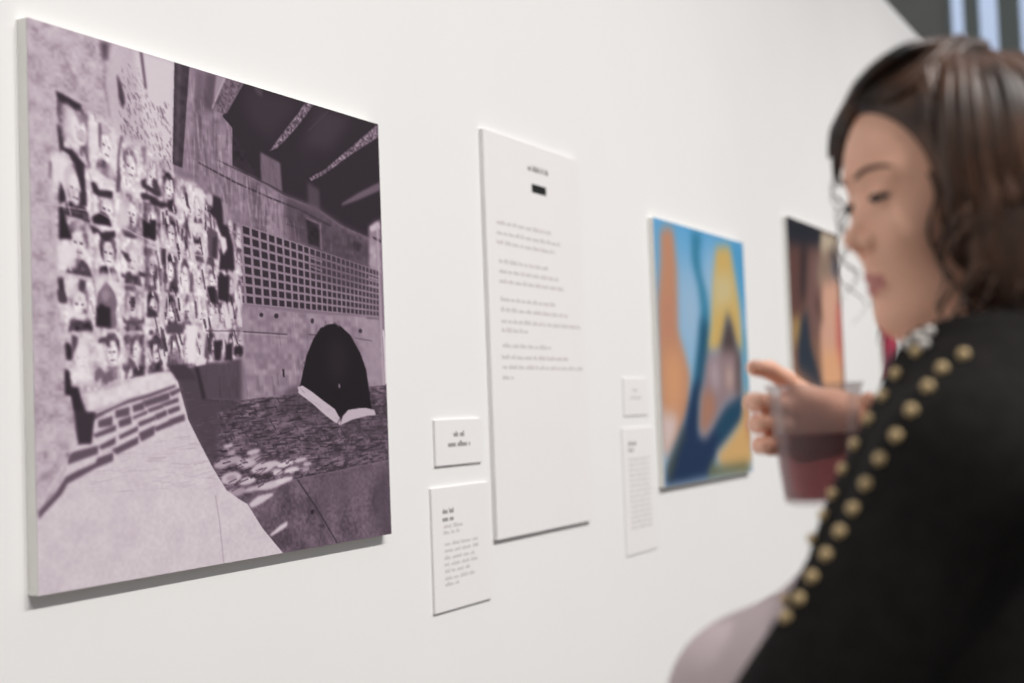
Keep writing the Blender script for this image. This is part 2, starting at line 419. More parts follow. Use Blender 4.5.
["p",0.2,0.35,8,[[1675,1442],[1894,1428],[2004,1450],[1999,1547],[1707,1535]]],
["p",0.27,1,3,[[628,1206],[754,1188],[792,1336],[1024,1351],[868,1389],[848,1622],[694,1410]]],
["d",0.2,0.4,50,8,1.4,-5,0.5,18,[[648,1221],[792,1336],[851,1381],[838,1590],[694,1410]]],
["p",0.14,1,1,[[738,1189],[760,1188],[803,1336],[781,1340]]],
["d",0.08,0.2,40,9,2.2,-8,0.8,19,[[1224,1667],[1558,1638],[1971,1623],[1993,1653],[1627,1679],[1235,1706]]],
["d",0.45,0.6,18,8,2,-8,0.8,20,[[1225,1645],[1559,1629],[1815,1615],[1822,1643],[1593,1658],[1236,1689]]],
["p",0.37,1,0,[[2010,1639],[2005,2030],[1210,2011],[912,1716],[1087,1708],[1352,1688],[1628,1669]]],
["n",0.08,18,21,[[2010,1639],[2005,2030],[1210,2011],[912,1716],[1087,1708],[1352,1688],[1628,1669]]],
["n",0.07,3,22,[[2010,1639],[2005,2030],[1210,2011],[912,1716],[1087,1708],[1352,1688],[1628,1669]]],
["d",0.25,0.5,80,4,1.2,20,0.4,53,[[2010,1639],[2005,2030],[1210,2011],[912,1716],[1087,1708],[1352,1688],[1628,1669]]],
["p",0.42,0.5,10,[[1352,1697],[1851,1664],[1767,1818],[1479,1839]]],
["p",0.32,0.6,6,[[1993,1653],[1998,2005],[1849,1989],[1881,1685]]],
["p",0.16,0.9,0,[[1322,1687],[1443,1820],[1450,1817],[1330,1685]]],
["p",0.16,0.9,0,[[1443,1819],[1586,1999],[1594,1997],[1450,1817]]],
["p",0.5,0.6,0,[[1087,1712],[1353,1692],[1351,1688],[1086,1708]]],
["p",0.5,0.6,0,[[1353,1692],[1628,1674],[1627,1669],[1351,1688]]],
["p",0.5,0.6,0,[[1628,1674],[2002,1646],[2001,1641],[1627,1669]]],
["p",0.12,1,0,[[1438,1844],[1436,1850],[1431,1853],[1424,1854],[1418,1852],[1413,1848],[1412,1842],[1414,1836],[1419,1832],[1425,1831],[1432,1834],[1437,1838]]],
["p",0.2,0.9,1,[[1506,1915],[1504,1919],[1498,1921],[1489,1921],[1481,1919],[1475,1916],[1473,1912],[1476,1908],[1482,1906],[1490,1905],[1498,1907],[1504,1911]]],
["p",0.24,0.7,1,[[1357,1867],[1355,1871],[1350,1873],[1344,1874],[1337,1872],[1333,1869],[1331,1865],[1333,1861],[1338,1859],[1345,1858],[1351,1860],[1356,1863]]],
["p",0.24,0.7,1,[[1511,1967],[1510,1971],[1506,1974],[1501,1975],[1496,1973],[1492,1969],[1491,1965],[1492,1960],[1496,1958],[1501,1957],[1507,1959],[1510,1962]]],
["p",0.27,0.6,1,[[1692,1812],[1690,1815],[1685,1817],[1678,1817],[1672,1816],[1667,1813],[1666,1810],[1668,1806],[1673,1804],[1679,1804],[1686,1805],[1690,1808]]],
["p",0.27,0.6,1,[[1873,1826],[1871,1830],[1865,1832],[1858,1832],[1850,1831],[1845,1828],[1843,1824],[1845,1821],[1851,1818],[1858,1818],[1866,1820],[1872,1823]]],
["p",0.78,0.95,1,[[951,1524],[947,1529],[937,1533],[921,1536],[905,1538],[892,1537],[887,1534],[890,1529],[901,1525],[916,1522],[932,1520],[945,1521]]],
["p",0.74,0.95,1,[[1107,1554],[1103,1561],[1088,1568],[1067,1573],[1045,1574],[1028,1572],[1020,1566],[1024,1559],[1038,1553],[1059,1548],[1081,1547],[1099,1549]]],
["p",0.6599999999999999,0.95,1,[[960,1555],[959,1561],[951,1566],[938,1570],[925,1570],[914,1567],[909,1562],[911,1556],[919,1550],[931,1547],[944,1546],[955,1549]]],
["p",0.6799999999999999,0.95,1,[[933,1593],[929,1603],[912,1613],[888,1619],[862,1619],[842,1615],[832,1607],[836,1597],[852,1588],[876,1582],[902,1581],[923,1585]]],
["p",0.6599999999999999,0.95,1,[[996,1581],[993,1592],[979,1601],[957,1606],[934,1607],[915,1602],[906,1594],[909,1584],[923,1575],[945,1569],[968,1569],[987,1573]]],
["p",0.74,0.95,1,[[1080,1596],[1075,1608],[1056,1618],[1027,1625],[996,1626],[972,1621],[961,1612],[966,1600],[984,1590],[1013,1583],[1043,1582],[1068,1586]]],
["p",0.6599999999999999,0.95,1,[[1108,1581],[1105,1589],[1095,1596],[1079,1600],[1061,1600],[1047,1597],[1041,1590],[1043,1583],[1053,1576],[1069,1572],[1087,1571],[1101,1575]]],
["p",0.76,0.95,1,[[1183,1621],[1178,1635],[1156,1647],[1122,1654],[1088,1655],[1060,1649],[1047,1638],[1052,1626],[1074,1614],[1106,1606],[1141,1605],[1170,1611]]],
["p",0.78,0.95,1,[[1218,1611],[1215,1619],[1202,1627],[1181,1631],[1160,1632],[1143,1628],[1135,1622],[1138,1614],[1151,1607],[1171,1602],[1193,1602],[1210,1605]]],
["p",0.76,0.95,1,[[992,1652],[988,1666],[968,1678],[939,1685],[908,1686],[883,1679],[871,1667],[875,1654],[893,1642],[922,1635],[954,1634],[979,1641]]],
["p",0.8,0.95,1,[[1076,1672],[1071,1681],[1054,1689],[1028,1694],[1001,1695],[980,1692],[971,1685],[975,1676],[992,1668],[1017,1662],[1044,1661],[1066,1665]]],
["p",0.8600000000000001,0.95,1,[[1315,1614],[1310,1622],[1291,1630],[1263,1636],[1234,1637],[1211,1635],[1201,1628],[1206,1620],[1225,1612],[1253,1607],[1282,1605],[1305,1608]]],
["p",0.8200000000000001,0.95,1,[[1241,1648],[1239,1656],[1228,1663],[1211,1667],[1193,1667],[1178,1663],[1171,1657],[1173,1649],[1184,1642],[1201,1638],[1219,1638],[1234,1642]]],
["p",0.8600000000000001,0.95,1,[[1346,1643],[1341,1651],[1324,1657],[1300,1662],[1274,1663],[1254,1661],[1245,1655],[1250,1648],[1266,1641],[1291,1637],[1317,1635],[1337,1638]]],
["p",0.76,0.95,1,[[1400,1604],[1396,1609],[1381,1615],[1359,1619],[1337,1621],[1319,1619],[1312,1615],[1316,1609],[1331,1603],[1352,1599],[1375,1598],[1392,1599]]],
["p",0.8,0.95,1,[[1251,1695],[1242,1705],[1210,1714],[1166,1722],[1121,1724],[1087,1722],[1072,1715],[1081,1705],[1111,1695],[1155,1688],[1200,1685],[1236,1687]]],
["p",0.72,0.95,1,[[1104,1708],[1099,1714],[1081,1721],[1055,1725],[1028,1727],[1007,1725],[998,1720],[1003,1713],[1021,1706],[1047,1702],[1074,1700],[1095,1702]]],
["p",0.6399999999999999,0.95,1,[[1015,1712],[1011,1723],[991,1732],[963,1738],[934,1738],[910,1734],[900,1725],[904,1715],[923,1706],[951,1700],[981,1699],[1004,1704]]],
["p",0.8600000000000001,0.95,1,[[1306,1683],[1300,1690],[1281,1697],[1253,1702],[1224,1703],[1202,1701],[1192,1696],[1198,1689],[1217,1682],[1244,1677],[1273,1676],[1296,1678]]],
["p",0.72,0.95,1,[[1431,1626],[1429,1631],[1419,1636],[1405,1639],[1389,1640],[1377,1637],[1371,1633],[1374,1627],[1383,1622],[1398,1619],[1413,1619],[1425,1621]]],
["p",0.6599999999999999,0.95,1,[[1417,1651],[1414,1656],[1404,1661],[1390,1664],[1375,1664],[1363,1662],[1357,1658],[1359,1653],[1369,1649],[1384,1646],[1399,1645],[1411,1647]]],
["p",0.6,0.9,1,[[961,1656],[959,1663],[949,1669],[935,1672],[919,1672],[906,1669],[900,1664],[902,1657],[912,1651],[927,1648],[942,1648],[955,1651]]],
["d",0.12,0.3,60,9,1.5,-14,0.75,23,[[828,1561],[1357,1587],[1386,1677],[1111,1722],[912,1716]]],
["p",0.8,1,1,[[1025,1774],[1085,1745],[1171,1739],[1183,1747],[1115,1773],[1072,1786],[1042,1792]]],
["p",0.84,1,1,[[1145,1915],[1209,1883],[1260,1867],[1259,1888],[1233,1898],[1157,1922]]],
["p",0.83,1,0,[[-72,2035],[-2,1724],[81,1652],[125,1579],[126,1530],[174,1497],[230,1492],[260,1378],[370,1343],[514,1310],[628,1206],[657,1276],[704,1418],[764,1514],[826,1609],[901,1707],[979,1753],[1019,1773],[1104,1881],[1241,2014],[1233,2201]]],
["n",0.025,16,24,[[-72,2035],[-2,1724],[81,1652],[125,1579],[126,1530],[174,1497],[230,1492],[260,1378],[370,1343],[514,1310],[628,1206],[657,1276],[704,1418],[764,1514],[826,1609],[901,1707],[979,1753],[1019,1773],[1104,1881],[1241,2014],[1233,2201]]],
["n",0.03,3,25,[[-72,2035],[-2,1724],[81,1652],[125,1579],[126,1530],[174,1497],[230,1492],[260,1378],[370,1343],[514,1310],[628,1206],[657,1276],[704,1418],[764,1514],[826,1609],[901,1707],[979,1753],[1019,1773],[1104,1881],[1241,2014],[1233,2201]]],
["d",0.66,0.8,110,16,1.3,-3,0.6,26,[[319,1499],[714,1438],[878,1697],[758,1696],[182,1671]]],
["p",0.66,0.9,0,[[835,1722],[854,1824],[860,1824],[842,1722]]],
["p",0.66,0.9,0,[[854,1824],[874,2018],[881,2019],[860,1824]]],
["p",0.75,0.7,1,[[212,1743],[131,1893],[136,1895],[217,1746]]],
["p",0.75,0.7,1,[[131,1893],[53,2020],[58,2023],[136,1895]]],
["p",0.74,0.35,3,[[14,1746],[360,1706],[359,1700],[13,1740]]],
["p",0.74,0.35,3,[[360,1706],[895,1705],[895,1699],[359,1700]]],
["p",0.9,1,2,[[185,1234],[398,1187],[628,1214],[646,1276],[514,1310],[333,1350],[225,1377],[209,1316]]],
["n",0.05,5,27,[[185,1234],[398,1187],[628,1214],[646,1276],[514,1310],[333,1350],[225,1377],[209,1316]]],
["p",0.33,0.95,1,[[233,1392],[342,1357],[408,1334],[504,1314],[641,1278],[646,1288],[514,1326],[412,1347],[342,1368],[241,1410]]],
["p",0.33,0.95,1,[[267,1409],[333,1393],[332,1429],[266,1436]]],
["p",0.33,0.95,1,[[345,1374],[413,1360],[412,1394],[344,1403]]],
["p",0.33,0.95,1,[[425,1357],[484,1342],[483,1372],[430,1383]]],
["p",0.33,0.95,1,[[243,1458],[349,1426],[348,1448],[254,1472]]],
["p",0.33,0.95,1,[[358,1412],[421,1395],[420,1425],[362,1439]]],
["p",0.33,0.95,1,[[428,1397],[499,1375],[499,1389],[428,1410]]],
["p",0.33,0.95,1,[[267,1500],[345,1470],[344,1497],[277,1516]]],
["p",0.33,0.95,1,[[358,1466],[451,1433],[450,1453],[363,1482]]],
["p",0.33,0.95,1,[[449,1420],[539,1396],[538,1413],[457,1438]]],
["p",0.33,0.95,1,[[126,1522],[265,1498],[264,1529],[131,1561]]],
["p",0.33,0.95,1,[[325,1517],[452,1472],[451,1500],[347,1536]]],
["p",0.33,0.95,1,[[452,1460],[532,1434],[531,1469],[464,1494]]],
["p",0.33,0.95,1,[[81,1652],[120,1603],[167,1585],[250,1561],[260,1544],[332,1526],[331,1558],[250,1581],[128,1628],[106,1661],[34,1718],[6,1742],[6,1715]]],
["p",0.33,0.95,1,[[477,1341],[611,1307],[610,1336],[488,1364]]],
["p",0.33,0.95,1,[[608,1307],[672,1289],[671,1303],[620,1326]]],
["p",0.33,0.95,1,[[498,1371],[577,1352],[577,1368],[506,1385]]],
["p",0.33,0.95,1,[[569,1352],[655,1327],[657,1346],[581,1364]]],
["p",0.33,0.95,1,[[533,1394],[591,1375],[597,1396],[541,1415]]],
["p",0.33,0.95,1,[[596,1376],[659,1359],[664,1378],[604,1395]]],
["p",0.33,0.95,1,[[529,1441],[611,1415],[615,1437],[538,1459]]],
["p",0.33,0.95,1,[[606,1413],[684,1393],[688,1419],[609,1438]]],
["p",0.17,1,1,[[130,1227],[153,1239],[153,1301],[175,1289],[191,1327],[216,1377],[255,1378],[245,1428],[237,1492],[176,1490],[167,1415],[157,1314],[132,1308]]],
["p",0.9,0.6,1,[[171,1474],[140,1515],[147,1519],[178,1477]]],
["p",0.9,0.6,1,[[139,1515],[122,1549],[129,1552],[147,1518]]],
["p",0.9,0.6,1,[[122,1549],[53,1635],[60,1639],[129,1553]]],
["p",0.9,0.6,1,[[53,1635],[11,1690],[18,1694],[60,1639]]],
["p",0.78,1,2,[[113,232],[176,248],[242,271],[331,298],[409,336],[544,374],[593,405],[684,462],[780,472],[833,513],[922,530],[959,604],[1008,716],[1011,925],[1020,1159],[898,1186],[803,1180],[695,1213],[617,1237],[542,1230],[335,1291],[209,1312],[149,1277],[127,1157],[100,1087],[108,768],[79,559],[85,487],[116,447]]],
["p",0.3,0.85,1,[[121,252],[253,303],[256,493],[124,456]]],
["p",0.85,0.85,1,[[132,456],[147,410],[179,403],[209,413],[237,442],[251,490]]],
["p",0.45,0.85,1,[[254,352],[249,384],[233,402],[210,404],[187,387],[169,356],[162,319],[168,287],[185,268],[208,268],[231,286],[248,317]]],
["p",0.93,0.95,1,[[244,371],[240,397],[229,413],[213,415],[197,403],[185,379],[181,349],[184,323],[196,307],[212,305],[228,319],[239,343]]],
["p",0.3,0.7,0,[[188,341],[204,347],[204,357],[188,352]]],
["p",0.3,0.7,0,[[214,350],[230,356],[230,366],[214,361]]],
["p",0.35,0.7,0,[[200,381],[224,390],[224,398],[200,390]]],
["p",0.9,0.8,1,[[132,456],[154,390],[176,394],[170,466]]],
["p",0.88,0.85,1,[[267,309],[381,353],[382,529],[269,497]]],
["p",0.3,0.85,1,[[276,497],[288,454],[317,447],[342,455],[366,483],[378,526]]],
["p",0.6,0.85,1,[[372,394],[367,423],[353,441],[334,442],[313,427],[298,399],[292,365],[297,334],[312,316],[333,316],[352,332],[367,361]]],
["p",0.93,0.95,1,[[363,412],[359,435],[350,451],[336,453],[322,442],[312,420],[308,392],[311,368],[321,352],[335,351],[349,363],[359,385]]],
["p",0.3,0.7,0,[[314,384],[328,389],[328,399],[314,394]]],
["p",0.3,0.7,0,[[337,393],[350,397],[351,407],[337,402]]],
["p",0.35,0.7,0,[[325,422],[346,429],[346,437],[325,430]]],
["p",0.92,0.85,1,[[393,358],[492,396],[492,560],[394,532]]],
["p",0.85,0.85,1,[[399,532],[411,493],[435,486],[457,493],[478,517],[489,558]]],
["p",0.45,0.85,1,[[479,452],[474,479],[462,496],[445,499],[427,485],[414,459],[409,427],[413,399],[427,382],[444,381],[462,395],[474,421]]],
["p",0.93,0.95,1,[[470,469],[467,491],[459,506],[447,509],[435,498],[426,478],[422,453],[426,430],[435,415],[447,413],[459,424],[467,444]]],
["p",0.3,0.7,0,[[428,445],[440,450],[440,459],[428,455]]],
["p",0.3,0.7,0,[[448,452],[460,456],[460,465],[448,461]]],
["p",0.35,0.7,0,[[437,480],[455,486],[455,493],[437,487]]],
["p",0.88,0.85,1,[[502,401],[589,434],[588,588],[502,563]]],
["p",0.6,0.85,1,[[507,563],[517,526],[539,519],[558,525],[576,548],[585,585]]],
["p",0.6,0.85,1,[[581,478],[577,503],[566,519],[551,522],[536,510],[524,485],[520,456],[524,429],[536,413],[551,412],[567,425],[577,449]]],
["p",0.93,0.95,1,[[574,494],[571,515],[563,528],[553,531],[542,522],[535,503],[532,479],[535,458],[543,444],[553,442],[564,452],[571,471]]],
["p",0.3,0.7,0,[[537,472],[547,476],[547,485],[537,481]]],
["p",0.3,0.7,0,[[554,478],[565,482],[564,491],[554,487]]],
["p",0.35,0.7,0,[[544,504],[561,510],[561,516],[544,511]]],
["p",0.6,0.85,1,[[598,438],[675,468],[673,612],[597,590]]],
["p",0.15,0.85,1,[[602,590],[611,555],[630,548],[647,553],[663,575],[671,610]]],
["p",0.25,0.85,1,[[659,509],[655,533],[645,549],[631,551],[618,540],[608,517],[604,490],[608,464],[618,449],[632,447],[646,460],[655,482]]],
["p",0.93,0.95,1,[[652,524],[649,544],[642,557],[633,560],[624,551],[617,534],[614,511],[617,491],[624,478],[634,476],[643,485],[650,502]]],
["p",0.3,0.7,0,[[619,505],[628,508],[628,516],[619,513]]],
["p",0.3,0.7,0,[[634,510],[644,513],[644,521],[634,518]]],
["p",0.35,0.7,0,[[626,535],[640,539],[640,546],[626,541]]],
["p",0.9,0.8,1,[[602,590],[615,530],[628,541],[623,596]]],
["p",0.8,0.85,1,[[683,471],[751,498],[749,634],[681,614]]],
["p",0.6,0.85,1,[[685,614],[693,581],[710,574],[726,579],[740,598],[747,632]]],
["p",0.6,0.85,1,[[738,536],[735,559],[726,574],[714,577],[702,566],[693,545],[690,519],[693,495],[703,481],[715,479],[727,490],[736,511]]],
["p",0.93,0.95,1,[[732,551],[730,570],[724,582],[715,585],[707,577],[701,560],[699,539],[702,520],[708,508],[716,505],[725,514],[730,530]]],
["p",0.3,0.7,0,[[703,533],[711,536],[711,544],[703,541]]],
["p",0.3,0.7,0,[[717,538],[725,541],[725,548],[717,545]]],
["p",0.35,0.7,0,[[709,561],[722,565],[722,571],[709,567]]],
["p",0.9,0.8,1,[[685,614],[697,570],[709,567],[705,620]]],
["p",0.92,0.85,1,[[758,500],[819,524],[817,653],[756,636]]],
["p",0.15,0.85,1,[[760,635],[767,604],[783,597],[796,602],[809,620],[815,651]]],
["p",0.25,0.85,1,[[807,567],[804,589],[796,603],[785,606],[774,596],[766,577],[764,552],[767,530],[775,516],[786,514],[797,524],[805,544]]],
["p",0.93,0.95,1,[[802,581],[799,599],[794,611],[786,614],[779,606],[774,591],[772,571],[774,553],[780,541],[787,539],[795,546],[800,562]]],
["p",0.3,0.7,0,[[775,565],[783,568],[783,575],[775,572]]],
["p",0.3,0.7,0,[[788,569],[795,572],[795,579],[788,577]]],
["p",0.35,0.7,0,[[780,592],[792,595],[792,601],[780,597]]],
["p",0.3,0.85,1,[[826,527],[881,548],[878,671],[823,655]]],
["p",0.9,0.85,1,[[827,655],[833,625],[847,618],[859,622],[871,639],[876,669]]],
["p",0.25,0.85,1,[[869,588],[866,609],[859,622],[849,625],[840,616],[833,597],[830,574],[833,553],[841,539],[851,537],[861,547],[867,565]]],
["p",0.93,0.95,1,[[864,601],[862,618],[857,629],[850,632],[844,625],[839,611],[837,592],[840,575],[845,563],[852,561],[858,568],[863,583]]],
["p",0.3,0.7,0,[[841,586],[848,589],[847,595],[841,593]]],
["p",0.3,0.7,0,[[852,590],[858,592],[858,599],[852,597]]],
["p",0.35,0.7,0,[[845,611],[856,615],[856,620],[845,617]]],
["p",0.8200000000000001,0.85,1,[[886,550],[936,570],[934,686],[884,672]]],
["p",0.9,0.85,1,[[887,672],[893,643],[906,637],[917,640],[927,657],[932,685]]],
["p",0.6,0.85,1,[[928,602],[926,621],[919,634],[910,637],[901,628],[895,611],[893,589],[896,569],[903,556],[912,554],[921,563],[927,580]]],
["p",0.805,0.95,1,[[924,614],[922,630],[917,641],[911,644],[905,637],[901,623],[899,606],[901,589],[906,579],[912,576],[918,583],[923,597]]],
["p",0.3,0.7,0,[[902,600],[909,602],[908,609],[902,607]]],
["p",0.3,0.7,0,[[912,604],[918,606],[918,612],[912,610]]],
["p",0.35,0.7,0,[[906,624],[916,627],[916,632],[906,629]]],
["p",0.9,0.8,1,[[887,672],[896,622],[905,631],[901,676]]],
["p",0.5,0.85,1,[[942,572],[987,590],[984,701],[939,688]]],
["p",0.85,0.85,1,[[941,687],[947,660],[959,654],[969,657],[978,672],[983,699]]],
["p",0.6,0.85,1,[[979,618],[976,636],[970,649],[962,651],[954,643],[948,627],[947,606],[949,587],[956,574],[964,572],[972,581],[977,597]]],
["p",0.805,0.95,1,[[975,630],[973,645],[969,655],[963,658],[957,652],[954,639],[953,622],[954,606],[959,596],[964,594],[970,600],[974,613]]],
["p",0.3,0.7,0,[[955,617],[961,619],[961,625],[955,623]]],
["p",0.3,0.7,0,[[964,620],[970,622],[970,628],[964,626]]],
["p",0.35,0.7,0,[[959,639],[967,642],[967,647],[959,644]]],
["p",0.9,0.8,1,[[941,687],[950,651],[958,649],[954,691]]],
["p",0.5,0.85,1,[[992,591],[1033,608],[1030,714],[989,702]]],
["p",0.9,0.85,1,[[991,702],[997,676],[1007,669],[1016,672],[1025,687],[1029,712]]],
["p",0.6,0.85,1,[[1028,644],[1025,662],[1020,674],[1012,677],[1005,669],[1000,654],[998,634],[1001,616],[1007,604],[1014,601],[1021,609],[1026,625]]],
["p",0.805,0.95,1,[[1024,656],[1022,671],[1018,680],[1013,683],[1008,677],[1005,665],[1004,649],[1005,634],[1009,624],[1015,622],[1020,628],[1023,640]]],
["p",0.3,0.7,0,[[1006,644],[1011,646],[1011,651],[1006,650]]],
["p",0.3,0.7,0,[[1014,647],[1019,648],[1019,654],[1014,653]]],
["p",0.35,0.7,0,[[1009,665],[1017,668],[1017,672],[1009,670]]],
["p",0.9,0.8,1,[[991,702],[1000,659],[1006,664],[1003,705]]],
["p",0.92,0.85,1,[[125,473],[256,509],[258,695],[128,673]]],
["p",0.15,0.85,1,[[136,672],[150,625],[183,615],[211,621],[240,647],[254,692]]],
["p",0.12,0.85,1,[[232,566],[226,598],[210,618],[187,623],[164,609],[146,580],[138,544],[144,511],[162,490],[185,488],[209,503],[226,532]]],
["p",0.93,0.95,1,[[221,586],[217,612],[206,629],[190,634],[174,623],[162,600],[157,572],[161,545],[173,528],[189,524],[205,536],[217,558]]],
["p",0.3,0.7,0,[[164,563],[181,567],[181,577],[165,573]]],
["p",0.3,0.7,0,[[191,569],[207,573],[207,583],[191,579]]],
["p",0.35,0.7,0,[[177,601],[202,607],[202,615],[177,610]]],
["p",0.95,0.85,1,[[269,513],[382,544],[383,717],[271,697]]],
["p",0.9,0.85,1,[[278,696],[290,654],[318,644],[343,649],[367,673],[379,714]]],
["p",0.6,0.85,1,[[367,625],[362,654],[348,673],[328,678],[308,666],[293,640],[287,607],[292,576],[307,557],[327,554],[347,567],[362,593]]],
["p",0.93,0.95,1,[[358,644],[354,668],[344,684],[331,688],[317,679],[307,658],[303,632],[306,607],[316,591],[330,587],[344,597],[354,618]]],
["p",0.3,0.7,0,[[309,623],[323,627],[323,636],[309,633]]],
["p",0.3,0.7,0,[[332,628],[345,631],[345,641],[332,638]]],
["p",0.35,0.7,0,[[320,659],[341,663],[341,671],[320,666]]],
["p",0.9,0.8,1,[[278,696],[297,668],[316,635],[310,702]]],
["p",0.6,0.85,1,[[394,547],[492,575],[492,736],[394,719]]],
["p",0.6,0.85,1,[[400,718],[411,678],[436,668],[457,673],[478,695],[489,733]]],
["p",0.6,0.85,1,[[478,627],[473,654],[461,672],[444,676],[426,665],[413,641],[408,610],[413,582],[426,564],[444,561],[461,573],[473,597]]],
["p",0.93,0.95,1,[[469,644],[466,667],[458,682],[446,686],[434,677],[425,658],[422,634],[425,611],[434,595],[446,592],[458,601],[466,620]]],
["p",0.3,0.7,0,[[427,626],[439,628],[439,638],[427,635]]],
["p",0.3,0.7,0,[[447,630],[459,633],[459,642],[447,639]]],
["p",0.35,0.7,0,[[436,659],[455,662],[455,670],[436,666]]],
["p",0.3,0.85,1,[[502,577],[588,601],[587,752],[502,737]]],
["p",0.85,0.85,1,[[507,736],[517,699],[538,690],[557,694],[576,714],[584,750]]],
["p",0.6,0.85,1,[[574,645],[570,670],[559,688],[544,692],[529,681],[517,659],[513,630],[517,603],[529,586],[544,583],[559,594],[570,617]]],
["p",0.93,0.95,1,[[567,661],[564,682],[556,697],[546,700],[535,692],[528,675],[525,652],[528,630],[536,616],[546,612],[557,621],[564,639]]],
["p",0.3,0.7,0,[[530,644],[540,647],[540,655],[530,653]]],
["p",0.3,0.7,0,[[547,648],[557,651],[557,659],[547,657]]],
["p",0.35,0.7,0,[[537,675],[554,678],[554,685],[537,682]]],
["p",0.6,0.85,1,[[597,604],[673,625],[672,767],[596,754]]],
["p",0.9,0.85,1,[[600,753],[609,717],[628,708],[645,712],[662,731],[669,765]]],
["p",0.12,0.85,1,[[666,678],[662,702],[653,718],[639,723],[626,713],[616,692],[612,666],[616,641],[626,624],[640,621],[653,631],[663,652]]],
["p",0.93,0.95,1,[[659,694],[657,714],[650,727],[641,731],[632,723],[625,707],[623,686],[625,665],[632,652],[641,649],[651,656],[657,673]]],
["p",0.3,0.7,0,[[627,679],[636,681],[636,689],[627,687]]],
["p",0.3,0.7,0,[[642,682],[651,684],[651,692],[642,690]]],
["p",0.35,0.7,0,[[633,707],[648,710],[648,716],[633,713]]],
["p",0.88,0.85,1,[[681,627],[749,646],[747,780],[680,768]]],
["p",0.6,0.85,1,[[683,767],[692,734],[709,725],[724,728],[738,746],[745,778]]],
["p",0.25,0.85,1,[[739,688],[735,711],[726,727],[714,731],[702,722],[694,702],[690,677],[694,653],[703,638],[715,635],[727,644],[736,664]]],
["p",0.93,0.95,1,[[733,703],[730,722],[724,735],[716,738],[708,732],[702,716],[700,696],[702,677],[708,664],[717,661],[725,668],[731,683]]],
["p",0.3,0.7,0,[[703,689],[712,691],[712,699],[703,697]]],
["p",0.3,0.7,0,[[717,692],[725,694],[725,702],[717,700]]],
["p",0.35,0.7,0,[[709,716],[722,719],[722,725],[709,722]]],
["p",0.9,0.8,1,[[683,767],[696,726],[707,719],[703,771]]],
["p",0.92,0.85,1,[[756,648],[817,664],[814,791],[754,781]]],
["p",0.3,0.85,1,[[758,780],[765,748],[780,740],[794,743],[807,760],[813,790]]],
["p",0.6,0.85,1,[[811,699],[807,720],[799,735],[789,739],[778,730],[770,712],[768,688],[771,666],[779,651],[790,648],[801,657],[808,675]]],
["p",0.93,0.95,1,[[805,713],[803,730],[797,743],[790,746],[783,739],[777,725],[776,706],[778,688],[784,675],[791,672],[798,679],[803,694]]],
["p",0.3,0.7,0,[[779,699],[787,701],[787,708],[779,707]]],
["p",0.3,0.7,0,[[791,702],[799,704],[799,711],[791,709]]],
["p",0.35,0.7,0,[[784,725],[796,727],[796,733],[784,730]]],
["p",0.88,0.85,1,[[823,666],[878,681],[875,802],[821,793]]],
["p",0.15,0.85,1,[[824,792],[831,762],[845,754],[857,756],[868,772],[874,800]]],
["p",0.45,0.85,1,[[872,708],[869,729],[862,743],[852,746],[842,738],[835,721],[833,698],[836,677],[844,663],[853,660],[863,669],[870,686]]],
["p",0.93,0.95,1,[[867,722],[865,738],[860,750],[853,753],[846,747],[842,733],[840,715],[842,698],[847,686],[854,683],[861,690],[865,704]]],
["p",0.3,0.7,0,[[843,709],[850,711],[850,718],[843,716]]],
["p",0.3,0.7,0,[[854,712],[861,714],[861,720],[854,719]]],
["p",0.35,0.7,0,[[848,733],[858,736],[858,741],[848,739]]],
["p",0.5,0.85,1,[[884,683],[933,697],[931,812],[881,803]]],
["p",0.85,0.85,1,[[884,802],[890,774],[903,766],[914,768],[924,783],[929,810]]],
["p",0.6,0.85,1,[[928,727],[926,746],[919,760],[910,763],[902,756],[895,740],[893,718],[896,698],[903,685],[912,682],[921,689],[927,706]]],
["p",0.805,0.95,1,[[924,740],[922,756],[917,767],[911,770],[905,764],[901,751],[900,734],[902,718],[907,707],[913,704],[919,710],[923,723]]],
["p",0.3,0.7,0,[[903,728],[909,730],[909,736],[903,735]]],
["p",0.3,0.7,0,[[913,731],[919,732],[918,738],[913,737]]],
["p",0.35,0.7,0,[[907,751],[916,753],[916,758],[907,756]]],
["p",0.9,0.8,1,[[884,802],[894,754],[902,760],[898,805]]],
["p",0.7000000000000001,0.85,1,[[939,698],[984,710],[981,820],[936,813]]],
["p",0.3,0.85,1,[[938,812],[944,784],[956,777],[966,779],[975,793],[979,819]]],
["p",0.6,0.85,1,[[983,744],[980,763],[974,775],[966,779],[958,772],[953,756],[951,736],[954,717],[960,704],[968,701],[976,708],[981,724]]],
["p",0.805,0.95,1,[[978,756],[977,771],[972,782],[967,785],[962,780],[958,767],[957,751],[959,736],[963,725],[968,722],[974,728],[977,740]]],
["p",0.3,0.7,0,[[959,746],[965,747],[965,753],[959,752]]],
["p",0.3,0.7,0,[[968,748],[974,749],[974,755],[968,754]]],
["p",0.35,0.7,0,[[963,767],[971,769],[971,774],[963,772]]],
["p",0.9,0.8,1,[[938,812],[947,771],[955,772],[951,814]]],
["p",0.7000000000000001,0.85,1,[[989,712],[1030,723],[1027,828],[986,821]]],
["p",0.85,0.85,1,[[988,820],[994,794],[1004,787],[1013,789],[1022,802],[1026,827]]],
["p",0.25,0.85,1,[[1023,749],[1020,767],[1015,779],[1007,782],[1000,776],[995,761],[993,741],[996,723],[1002,711],[1009,708],[1016,715],[1021,730]]],
["p",0.805,0.95,1,[[1019,761],[1017,775],[1013,785],[1008,788],[1003,783],[1000,771],[999,756],[1000,741],[1004,731],[1010,728],[1015,733],[1018,745]]],
["p",0.3,0.7,0,[[1001,750],[1006,752],[1006,757],[1001,756]]],
